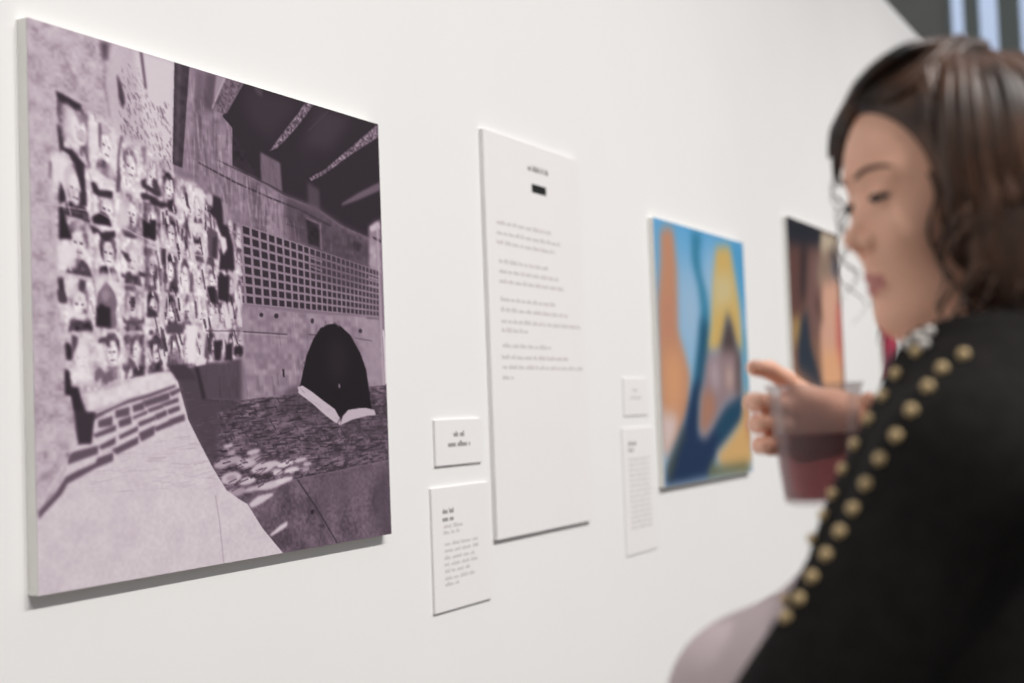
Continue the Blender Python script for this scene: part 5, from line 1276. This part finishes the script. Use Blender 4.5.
def build_body():
    zx = np.concatenate([np.arange(0, 1.02, .012), np.arange(1.02, 1.30, .006), np.arange(1.30, 1.73, .003)])
    F = Field(np.arange(-.21, .33, .003), np.arange(-.32, .28, .003), zx)
    body_core(F, 0)
    # legs and feet
    for sg in (1, -1):
        F.cap((.0, sg * .085, .86), (.015, sg * .085, .48), .088, .058, .03); F.cap((.015, sg * .085, .48), (-.01, sg * .09, .09), .056, .036, .02)
        F.cap((-.03, sg * .09, .05), (.10, sg * .105, .035), .038, .032, .02)
    # arms
    F.cap(SHO_L, ELB_L, .048, .040, .03); F.cap(ELB_L, WRI_L, .040, .025, .02)
    F.cap(SHO_R, ELB_R, .047, .038, .03); F.cap(ELB_R, WRI_R, .037, .0235, .02)
    # left hand resting at the waist
    w = np.array(WRI_L); F.cap(w, w + (.045, -.045, .002), .024, .028, .02)
    for i, (dl, ln) in enumerate(((.018, .060), (.006, .072), (-.006, .066), (-.018, .050))):
        a = w + np.array((.058 + dl * .6, -.062 + dl * .6, .004 + dl * .8)); d = np.array((.62, -.70, -.25)); d /= np.linalg.norm(d)
        b = a + d * ln * .5; d2 = np.array((.25, -.75, -.6)); d2 /= np.linalg.norm(d2)
        chain(F, [a - d * .03, a, b, b + d2 * ln * .5], .0095, .0075)
    chain(F, [w + (.012, .0, .018), w + (.035, -.004, .034), w + (.058, -.022, .036)], .011, .008)
    # right hand closed round the cup: palm on the far side, fingers over the front, thumb back round the near side
    W = WRI_R
    R = .0445
    mcp = [cuv(.004, .066, 1.428), cuv(.008, .065, 1.410), cuv(.006, .063, 1.391), cuv(.000, .060, 1.373)]
    for m_, rr in zip(mcp, (.0135, .014, .0135, .0125)): F.cap(W, m_, .020, rr, .012)
    F.cap(cuv(-.03, .058, 1.41), cuv(-.02, .058, 1.385), .018, .018, .012)
    chain(F, [mcp[0], cuv(.014, .060, 1.4415), cuv(.032, .050, 1.4520), cuv(.049, .036, 1.4540)], .0105, .0080)          # index along the rim
    for m_, z, rr, dv in ((mcp[1], 1.421, .0092, 0), (mcp[2], 1.400, .0090, .002), (mcp[3], 1.3795, .0082, .003)):
        q = cup_r(z)
        chain(F, [m_, cuv(.036, q * .62 + .018, z - .002), cuv(q + .0115, .020 + dv, z), cuv(q + .0095, -.004 + dv, z + .001)], rr + .0008, rr - .0012)
    chain(F, [cuv(-.038, .050, 1.392), cuv(-.058, .026, 1.402), cuv(-.058, .002, 1.412), cuv(-.046, -.020, 1.418)], .0125, .0088)  # thumb
    # neck
    F.cap(hw(-.038, 0, 1.53), (-.034, 0, 1.43), .052, .055, .03)
    # head
    def E(c, r, k=0.0, sub=False): F.ell(c, r, k, sub, HD)
    E((-.024, 0, 1.613), (.0955, .0745, .092))
    E((.016, 0, 1.553), (.0430, .0545, .076), .02)
    for sg in (1, -1):
        F.cap(hw(-.028, sg * .053, 1.535), hw(.026, sg * .020, 1.4895), .017, .0145, .02)
        E((.033, sg * .037, 1.557), (.021, .020, .020), .014)                       # cheek
    E((.032, 0, 1.4915), (.0175, .021, .0155), .014)                               # chin
    F.cap(hw(.0610, .006, 1.6055), hw(.048, .045, 1.605), .0065, .006, .010); F.cap(hw(.0610, -.006, 1.6055), hw(.048, -.045, 1.605), .0065, .006, .010)
    for sg in (1, -1): E((.071, sg * .032, 1.5865), (.0145, .0165, .0115), .009, True)   # sockets
    E((.0755, 0, 1.591), (.0145, .030, .0125), .010, True)
    F.cap(hw(.0510, 0, 1.597), hw(.0650, 0, 1.5585), .0060, .0088, .007)            # nose
    E((.0662, 0, 1.5540), (.0112, .0115, .0098), .005)
    for sg in (1, -1):
        E((.0570, sg * .0132, 1.5515), (.0112, .0092, .0090), .002)
        E((.0590, sg * .0070, 1.5440), (.0046, .0036, .0034), .002, True)
    E((.0500, 0, 1.5225), (.0085, .0215, .0062), .004); E((.0485, 0, 1.5110), (.0085, .0185, .0066), .004)   # lips
    E((.0600, 0, 1.5170), (.0060, .025, .0016), .002, True)
    for sg in (1, -1):
        def lid(S, L, Zz, sg=sg):
            S, L, Zz = HD.to_local(S, L, Zz)
            q = np.sqrt((S - .0475) ** 2 + (L - sg * .031) ** 2 + (Zz - 1.5865) ** 2) - .0142
            return np.maximum(q, -np.maximum(Zz - 1.5862, 1.5822 - Zz))
        c = hw(.0475, sg * .031, 1.5865); F.put(lid, c - .02, c + .02, .002)
        E((-.022, sg * .0745, 1.560), (.017, .0085, .030), .006)                     # ear
        E((-.018, sg * .0830, 1.562), (.009, .0050, .018), .004, True)
    return F.mesh('person')

M_SKIN = material('warm_fair_skin', (238, 184, 157), rough=0.5, noise=0.05, scale=22, spec=0.35, bump=0.1, bscale=300, sss=0.15)
person = link('person', build_body(), M_SKIN)
person.location = (PX, PY, 0)
tag(person, 'woman with wavy brown hair in a black beaded cardigan, in profile holding a drink', 'person')

# ---- eyes, brows, lashes
M_EYE = material('eye_white', (150, 136, 130), rough=0.2, noise=0.02)
M_IRIS = material('brown_iris', (38, 26, 20), rough=0.15, noise=0.1)
M_HAIR = material('dark_brown_hair', (20, 14, 11), rough=0.40, scale=16, rgb2=(92, 64, 48), spec=0.4)
M_BROW = material('brown_eyebrow_hair', (104, 72, 58), rough=0.7)
M_LASH = material('dark_lash', (44, 30, 26), rough=0.6)

def ball(c, r, n=20):
    v, f = lathe([(max(1e-5, r[0] * math.sin(math.pi * i / n)), -math.cos(math.pi * i / n)) for i in range(n + 1)], n)
    c = np.array(loc(*c)); return [(c[0] + x, c[1] + y * r[1] / r[0], c[2] + z * r[2]) for x, y, z in v], f

def tubes(paths, seg=6):
    """paths: list of (points Nx3 in figure s,l,z ; radii N) -> one mesh"""
    V = []; Fq = []; n0 = 0
    ang = np.arange(seg) / seg * 2 * math.pi
    for P, Rr in paths:
        P = np.asarray(P, float); T = np.gradient(P, axis=0); T /= np.linalg.norm(T, axis=1)[:, None] + 1e-9
        ref = np.array([.3, .9, .31]); N = np.cross(T, ref); N /= np.linalg.norm(N, axis=1)[:, None] + 1e-9; B = np.cross(T, N)
        ring = P[:, None] + (N[:, None] * np.cos(ang)[None, :, None] + B[:, None] * np.sin(ang)[None, :, None]) * np.asarray(Rr)[:, None, None]
        V.append(ring.reshape(-1, 3)); n = len(P)
        i = np.arange((n - 1) * seg); r, k = i // seg, i % seg
        Fq.append(n0 + np.stack([r * seg + k, r * seg + (k + 1) % seg, (r + 1) * seg + (k + 1) % seg, (r + 1) * seg + k], 1)); n0 += n * seg
    V = np.concatenate(V); return np.stack([-V[:, 1], V[:, 0], V[:, 2]], 1), np.concatenate(Fq)

skin_tree = BVHTree.FromPolygons([tuple(q.co) for q in person.data.vertices], [tuple(p.vertices) for p in person.data.polygons])
def seat(P, off):
    out = []
    for p in P:
        q, nrm, _, _ = skin_tree.find_nearest(Vector(loc(*p))); q = q + nrm * off; out.append((q.y, -q.x, q.z))
    return np.array(out)
for sg in (1, -1):
    v, f = ball(hw(.0475, sg * .031, 1.5865), (.0128, .0128, .0128)); e = link('eye', mesh_from('eye', v, f), M_EYE, person)
    v, f = ball(hw(.0578, sg * .0318, 1.5848), (.0052, .0052, .0052), 14); link('iris', mesh_from('iris', v, f), M_IRIS, e)
    t = np.linspace(0, 1, 9)
    P = np.stack([hw(.0690 - .016 * q - .005 * q * q, sg * (.012 + .036 * q), 1.6045 + .006 * math.sin(q * 2.4) - .002 * q) for q in t])
    P = seat(P, .0006)
    v, f = tubes([(P, .0019 * np.sin(np.clip(t * .9 + .1, 0, 1) * math.pi) ** .5 + .0005)]); link('eyebrow', mesh_from('eyebrow', v, f), M_BROW, person)
    P = np.stack([hw(.0475 + .0148 * math.cos(a), sg * (.031 + .0148 * math.sin(a)), 1.5866 - .002 * math.cos(a)) for a in np.linspace(-.75, 1.1, 9)])
    v, f = tubes([(P, np.full(9, .0026))]); link('eyelash', mesh_from('eyelash', v, f), M_LASH, person)
M_LIP = material('rose_lips', (196, 122, 112), rough=0.4, noise=0.05)
person.data.materials.append(M_LIP)
def paint_lips(me):
    n = len(me.polygons); c = np.zeros(n * 3); me.polygons.foreach_get('center', c); c = c.reshape(n, 3)
    S, L, Zz = HD.to_local(c[:, 1], -c[:, 0], c[:, 2])
    on = (S > .040) & (np.abs(L) < .021) & (Zz > 1.5055 + np.abs(L) * .35) & (Zz < 1.5275 - np.abs(L) * .30)
    mi = np.zeros(n, np.int32); mi[on] = 1; me.polygons.foreach_set('material_index', mi)
paint_lips(person.data)

# ---- hair: a shaped base and many wavy locks
def build_hair():
    F = Field(np.arange(-.20, .13, .004), np.arange(-.16, .16, .004), np.arange(1.42, 1.74, .004))
    def E(c, r, k=0.0, sub=False): F.ell(c, r, k, sub, HD)
    E((-.026, 0, 1.617), (.102, .086, .100))
    for sg in (1, -1):
        E((-.040, sg * .052, 1.545), (.066, .044, .085), .03)
    E((-.085, 0, 1.56), (.055, .080, .10), .03)
    def face(S, L, Zz):
        S, L, Zz = HD.to_local(S, L, Zz)
        edge = np.where(Zz > 1.565, .105 - .085 * np.sqrt(np.clip(1 - ((Zz - 1.565) / .113) ** 2, 0, 1)), .020 - .036 * np.clip((1.565 - Zz) / .075, 0, 1))
        edge = edge + np.clip(-L - .02, 0, .03) * .9
        return np.minimum(edge - S, .2) * .9
    q = F.sl((-.2, -.2, 1.4), (.2, .2, 1.676)); d = np.broadcast_to(face(*F.grid(q)), F.F[q].shape)
    F.F[q] = smax(F.F[q], -d, .006)
    return F.mesh('hair')
hair = link('hair', build_hair(), M_HAIR, person)

cap_tree = BVHTree.FromPolygons([tuple(q.co) for q in hair.data.vertices], [tuple(p.vertices) for p in hair.data.polygons])
def build_locks():
    rng = np.random.default_rng(5); out = []
    n = 30; t = np.linspace(0, 1, n)
    def lock(az, side, root_s, zend, rad, out_off, wav, seed, fwd=0.0):
        """from the parting over the skull at azimuth az (0 = front), down to zend with growing waves"""
        r = np.random.default_rng(seed)
        ph = r.random() * 6.28; fr = 1.2 + r.random() * 1.4
        root = np.array([root_s, side * .012, 1.706 - max(0, abs(root_s + .026) - .03) * .35])
        P = []
        for q in t:
            el = 1.35 * (1 - min(1, q / .42))                           # elevation while on the skull
            s_ = -.026 + (.104 + out_off) * math.cos(az) * math.cos(el); l_ = side * (.088 + out_off) * math.sin(az) * math.cos(el)
            z_ = 1.608 + (.101 + out_off) * math.sin(el)
            p = np.array([s_, l_, z_])
            w = min(1, q / .25); p = root * (1 - w) ** 2 + p * (1 - (1 - w) ** 2)
            if q > .42:
                d = (q - .42) / .58; p[2] = 1.608 - d * (1.608 - zend)
                a = wav * (d ** .8); p[0] += a * math.sin(ph + d * fr * 6.28) + fwd * d - (.030 * d if side > 0 else 0); p[1] += side * a * .8 * math.cos(ph + d * fr * 6.28) - side * .012 * d
            P.append(hw(*p))
        rr = rad * (.55 + .45 * np.sin(np.clip(t * 1.1 + .1, 0, 1) * math.pi)) * np.clip((1 - t) * 6, .15, 1)
        out.append((np.array(P), rr))
    for i in range(190):
        az = rng.uniform(1.12, 3.1); lock(az, 1, rng.uniform(-.10, .035), rng.uniform(1.455, 1.52), rng.uniform(.0035, .007), rng.uniform(-.004, .010), rng.uniform(.006, .017), i)
    for i in range(110):
        az = rng.uniform(1.15, 3.1); lock(az, -1, rng.uniform(-.10, .045), rng.uniform(1.455, 1.53), rng.uniform(.0035, .007), rng.uniform(-.004, .010), rng.uniform(.004, .012), 500 + i)
    # fringe swept from the parting over the top of the forehead to the far side
    for i in range(120):
        a = rng.uniform(0, 1); g = rng.uniform(0, 1); P = []
        p0 = np.array([-.030 + .012 * g, .016 - .02 * g, 1.711]); p1 = np.array([.030 + .012 * a, .058 - .074 * g, 1.714 - .010 * g])
        p2 = np.array([.074 - .006 * g, .082 - .122 * a, 1.690 - .026 * a]); p3 = np.array([.067 - .008 * g, -.026 - .034 * a, 1.668 - .066 * a * (.5 + .5 * g)])
        for q in t:
            b = (1 - q) ** 3 * p0 + 3 * q * (1 - q) ** 2 * p1 + 3 * q * q * (1 - q) * p2 + q ** 3 * p3
            b = b + np.array([.0015 * math.sin(9 * q + i), .003 * math.cos(7 * q + i), 0]); P.append(hw(*b))
        out.append((np.array(P), .0058 * np.clip((1 - t) * 5, .2, 1) * (.7 + .3 * np.sin(t * 3.1))))
    # hair lying along the hairline on the near side of the forehead
    for i in range(46):
        a = i / 45; g = rng.normal() * .003; P = []
        p0 = np.array([-.034 + .03 * a, .014, 1.713]); p1 = np.array([.000 + .03 * a, .050 - .02 * a, 1.715]); p2 = np.array([.040 + .03 * a, .086 - .05 * a, 1.680 + .012 * a]); p3 = np.array([.064 + .012 * a, .050 - .075 * a, 1.668 + .004 * a])
        for q in t:
            b = (1 - q) ** 3 * p0 + 3 * q * (1 - q) ** 2 * p1 + 3 * q * q * (1 - q) * p2 + q ** 3 * p3
            h = hw(*b); c, nr, _, _ = cap_tree.find_nearest(Vector(loc(*h))); c = c + nr * (.0022 + .0015 * math.sin(5 * q + i * 2.1)); P.append((c.y + g * .3, -c.x, c.z + g * .5))
        out.append((np.array(P), .0050 * np.clip((1 - t) * 5, .25, 1)))
    # near-side front edge, from the parting forward and back over the temple
    for i in range(40):
        a = (i % 20) / 19; g = rng.uniform(-1, 1) * .004; P = []
        p0 = np.array([-.028 - .02 * a, .018, 1.711]); p1 = np.array([.050 - .040 * a, .046, 1.712]); p2 = np.array([.028 - .028 * a, .082 + g, 1.645]); p3 = np.array([.000 - .024 * a, .078 + g, 1.530 - .02 * a])
        for q in t:
            b = (1 - q) ** 3 * p0 + 3 * q * (1 - q) ** 2 * p1 + 3 * q * q * (1 - q) * p2 + q ** 3 * p3
            b = b + np.array([.004 * math.sin(8 * q + i * 1.7) * q, .003 * math.cos(7 * q + i) * q, g]); P.append(hw(*b))
        out.append((np.array(P), .0055 * np.clip((1 - t) * 5, .2, 1)))
    # thin stray curls in front of the far cheek and along the near jaw
    strays = [((.068, -.040, 1.62), 1.555, .008, 1.5, .0007), ((.066, -.045, 1.61), 1.50, .010, 2.2, .0006), ((.062, -.048, 1.59), 1.485, .012, 1.8, .0006), ((.064, -.042, 1.60), 1.515, .007, 2.8, .0006),
              ((.026, .066, 1.60), 1.49, .006, 1.6, .0018), ((.020, .068, 1.56), 1.470, .008, 1.9, .0020), ((.016, .070, 1.55), 1.468, .010, 1.4, .0022)]
    for k, (p, ze, a, fq, rd) in enumerate(strays):
        P = [hw(p[0] - (.010 if k < 4 else .004) * q * q + a * q ** .5 * math.sin(q * fq * 6.28 + k), p[1] + a * math.cos(q * fq * 6.28 + k), p[2] + (ze - p[2]) * q) for q in t]
        out.append((np.array(P), rd * np.clip((1 - t) * 4, .4, 1)))
    return tubes(out)
v, f = build_locks(); link('hair_locks', mesh_from('hair_locks', v, f), M_HAIR, hair)

# ---- clothes
M_BLOUSE = material('grey_lilac_blouse', (196, 180, 182), rough=0.85, noise=0.08, scale=9, spec=0.1, bump=0.15, bscale=90)
M_KNIT = material('black_knit', (27, 25, 24), rough=0.9, noise=0.2, scale=60, spec=0.12, bump=0.35, bscale=500)
M_TROUSER = material('black_trousers', (30, 29, 32), rough=0.9, noise=0.1)
M_SHOE = material('black_leather', (16, 15, 15), rough=0.4)
M_GOLD = material('bronze_gold_bead', (198, 172, 126), rough=0.4, metal=0.1, noise=0.15, scale=120)
M_SILVER = material('silver_bead', (214, 208, 202), rough=0.3, metal=0.3, noise=0.1, scale=120)

def build_blouse():
    F = Field(np.arange(-.20, .28, .006), np.arange(-.24, .24, .006), np.arange(.80, 1.52, .006))
    body_core(F, .0065)
    def neck(S, L, Zz): return np.maximum(np.sqrt((S - .03) ** 2 + L ** 2) - .075, 1.40 - Zz)
    F.put(neck, (-.3, -.3, 1.3), (.3, .3, 1.6), .01, True)
    def top(S, L, Zz): return 1.445 - Zz + 0 * S
    F.put(top, (-.3, -.3, 1.4), (.3, .3, 1.6), .006, True)
    for sg in (1, -1):
        def side(S, L, Zz, sg=sg): return .165 - sg * L + 0 * Zz + 0 * S
        F.put(side, (-.3, -.3, .8), (.3, .3, 1.6), .006, True)
    for k in range(7):      # soft drape folds
        a = -.12 + .04 * k; F.cap((.20 - abs(a) * .35, a, 1.16), (.15 - abs(a) * .3, a * 1.1 + .02, .86), .012, .016, .02)
    return F.mesh('blouse')
link('blouse', build_blouse(), M_BLOUSE, person)

def build_cardigan():
    F = Field(np.arange(-.22, .26, .005), np.arange(-.36, .32, .005), np.arange(.70, 1.52, .005))
    o = .015
    body_core(F, o)
    F.cap(SHO_L, ELB_L, .048 + .010, .040 + .016, .03); F.cap(ELB_L, lerp(ELB_L, WRI_L, .8), .040 + .018, .036, .02)
    F.cap(SHO_R, ELB_R, .047 + .012, .038 + .014, .03); F.cap(ELB_R, lerp(ELB_R, WRI_R, .72), .037 + .014, .036, .02)
    def flare(S, L, Zz): 
        a = .150 + .05 * np.clip((1.0 - Zz) / .3, 0, 1); b = .20 + .03 * np.clip((1.0 - Zz) / .3, 0, 1)
        return np.maximum((np.sqrt(((S - .01) / a) ** 2 + (L / b) ** 2) - 1) * .15, np.maximum(.72 - Zz, Zz - 1.05))
    F.put(flare, (-.3, -.4, .7), (.3, .4, 1.2), .04)
    def opening(S, L, Zz):
        w = np.interp(Zz.ravel(), [.7, .9, 1.1, 1.21, 1.235, 1.265, 1.36, 1.42, 1.50], [.17, .175, .175, .170, .155, .110, .052, .042, .05])[None, None]
        lim = np.interp(Zz.ravel(), [1.24, 1.34], [.045, -.02])[None, None]
        return np.maximum(np.abs(L) - w, lim - S)
    F.put(opening, (-.3, -.3, .6), (.3, .3, 1.6), .006, True)
    def neck(S, L, Zz): return np.maximum(np.sqrt((S + .028) ** 2 + L ** 2) - .062, 1.40 - Zz)
    F.put(neck, (-.3, -.3, 1.35), (.3, .3, 1.6), .006, True)
    return F.mesh('cardigan')
cardigan = link('cardigan', build_cardigan(), M_KNIT, person)
bvh = BVHTree.FromPolygons([tuple(q.co) for q in cardigan.data.vertices], [tuple(p.vertices) for p in cardigan.data.polygons])

def put_bead(p, r, mat, name='bead'):
    q, nrm, _, _ = bvh.find_nearest(Vector(loc(*p)))
    c = q + nrm * r * .45
    v, f = ball((0, 0, 0), (r, r, r), 12)
    o = link(name, mesh_from(name, v, f), mat, cardigan); o.location = c
BEADS = {'gold': [(-0.0012, 0.0929, 1.4546), (0.0158, 0.0893, 1.4381), (0.0263, 0.0919, 1.4211), (0.0381, 0.0927, 1.4032), (0.0502, 0.0924, 1.3836), (0.0614, 0.0902, 1.3638), (0.0682, 0.099, 1.3444), (0.076, 0.1001, 1.3278), (0.0865, 0.0976, 1.3083), (0.1056, 0.1194, 1.2614), (-0.0422, 0.1316, 1.4487), (-0.0295, 0.149, 1.4386), (-0.0228, 0.1713, 1.4256), (-0.0135, 0.1861, 1.4094), (-0.0033, 0.1925, 1.3919), (0.0092, 0.1915, 1.3756), (0.0201, 0.1918, 1.3576), (0.0296, 0.1953, 1.3398), (0.0389, 0.1996, 1.3236), (0.0486, 0.2046, 1.3074), (0.0585, 0.2089, 1.2918), (0.0674, 0.214, 1.2764), (0.0771, 0.2162, 1.2635)], 'silver': [(0.0088, 0.0716, 1.462), (-0.0002, 0.0762, 1.467), (-0.0098, 0.0811, 1.4702), (-0.0076, 0.0925, 1.4598)]}
for p in BEADS['gold']: put_bead(p, .0048, M_GOLD)
for p in BEADS['silver']: put_bead(p, .0048, M_SILVER, 'silver_bead')

def build_trousers():
    F = Field(np.arange(-.20, .22, .01), np.arange(-.26, .26, .01), np.arange(.06, .98, .01))
    def waist(S, L, Zz): return np.maximum(torso(.012)(S, L, Zz), Zz - .95)
    F.put(waist, (-.3, -.3, .7), (.3, .3, 1.0))
    for sg in (1, -1):
        F.cap((.0, sg * .088, .86), (.015, sg * .085, .48), .102, .078, .03); F.cap((.015, sg * .085, .48), (-.01, sg * .09, .11), .076, .062, .02)
    return F.mesh('trousers')
link('trousers', build_trousers(), M_TROUSER, person)
for sg in (1, -1):
    F = Field(np.arange(-.10, .18, .006), np.arange(-.19, .19, .006), np.arange(-.01, .13, .006))
    F.cap((-.035, sg * .09, .055), (.105, sg * .107, .04), .048, .042, .01); F.cap((-.02, sg * .09, .06), (-.015, sg * .09, .10), .046, .046, .01)
    def sole(S, L, Zz): return Zz - .002 + 0 * S + 0 * L
    F.put(sole, (-.3, -.3, -.1), (.3, .3, .2), .004, True)
    link('shoe', F.mesh('shoe'), M_SHOE, person)

# ------------------------------------------------------------------ the drink in her hand
def clear_plastic(name, tint, veil, fac, rough):
    m = bpy.data.materials.new(name); m.use_nodes = True; nt = m.node_tree; b = nt.nodes['Principled BSDF']
    tr = nt.nodes.new('ShaderNodeBsdfTransparent'); tr.inputs[0].default_value = (*tint, 1)
    b.inputs['Base Color'].default_value = (*veil, 1); b.inputs['Roughness'].default_value = rough
    n = nt.nodes.new('ShaderNodeTexNoise'); n.inputs['Scale'].default_value = 40
    lw = nt.nodes.new('ShaderNodeLayerWeight'); lw.inputs[0].default_value = 0.25
    ad = nt.nodes.new('ShaderNodeMath'); ad.operation = 'MULTIPLY_ADD'; ad.inputs[1].default_value = 0.26; ad.inputs[2].default_value = fac
    ad.use_clamp = True
    nt.links.new(lw.outputs['Fresnel'], ad.inputs[0])
    a2 = nt.nodes.new('ShaderNodeMath'); a2.operation = 'MULTIPLY_ADD'; a2.inputs[1].default_value = 0.04
    nt.links.new(n.outputs['Fac'], a2.inputs[0]); nt.links.new(ad.outputs[0], a2.inputs[2])
    mx = nt.nodes.new('ShaderNodeMixShader'); nt.links.new(a2.outputs[0], mx.inputs[0]); nt.links.new(tr.outputs[0], mx.inputs[1]); nt.links.new(b.outputs[0], mx.inputs[2])
    nt.links.new(mx.outputs[0], nt.nodes['Material Output'].inputs['Surface'])
    return m
M_CUP = clear_plastic('clear_plastic', (.95, .94, .94), (.66, .62, .62), .05, .2)
M_DRINK = clear_plastic('red_drink', (1, 1, 1), (.38, .035, .04), .12, .1)
va = M_DRINK.node_tree.nodes.new('ShaderNodeVolumeAbsorption'); va.inputs['Color'].default_value = (.56, .08, .11, 1); va.inputs['Density'].default_value = 54
M_DRINK.node_tree.links.new(va.outputs[0], M_DRINK.node_tree.nodes['Material Output'].inputs['Volume'])
H = CZ1 - CZ0
def wall_r(z): return .0315 + (.0445 - .0315) * z / H
prof = [(1e-4, .0), (.028, .0), (.0310, .0012)] + [(wall_r(z), z) for z in (.006, .02, .04, .06, .08, .1, H - .004)] + [(.0452, H - .0035), (.0462, H - .0015), (.0458, H), (.0446, H - .0005)] + \
       [(wall_r(z) - .0008, z) for z in (H - .006, .08, .06, .04, .02, .007)] + [(.0300, .0045), (1e-4, .0045)]
v, f = lathe(prof)
cup = link('plastic_cup', mesh_from('plastic_cup', v, f), M_CUP)
cup.location = (PX - CUP[1], PY + CUP[0], CZ0)
tag(cup, 'clear plastic cup half full of red drink in the woman\'s hand', 'cup')
LV = 1.3895 - CZ0
prof = [(1e-4, .0052), (.0296, .0052)] + [(wall_r(z) - .0013, z) for z in (.010, .025, .045, LV - .002, LV)] + [(wall_r(LV) - .003, LV - .0007), (1e-4, LV - .0007)]
v, f = lathe(prof); link('drink', mesh_from('drink', v, f), M_DRINK, cup)
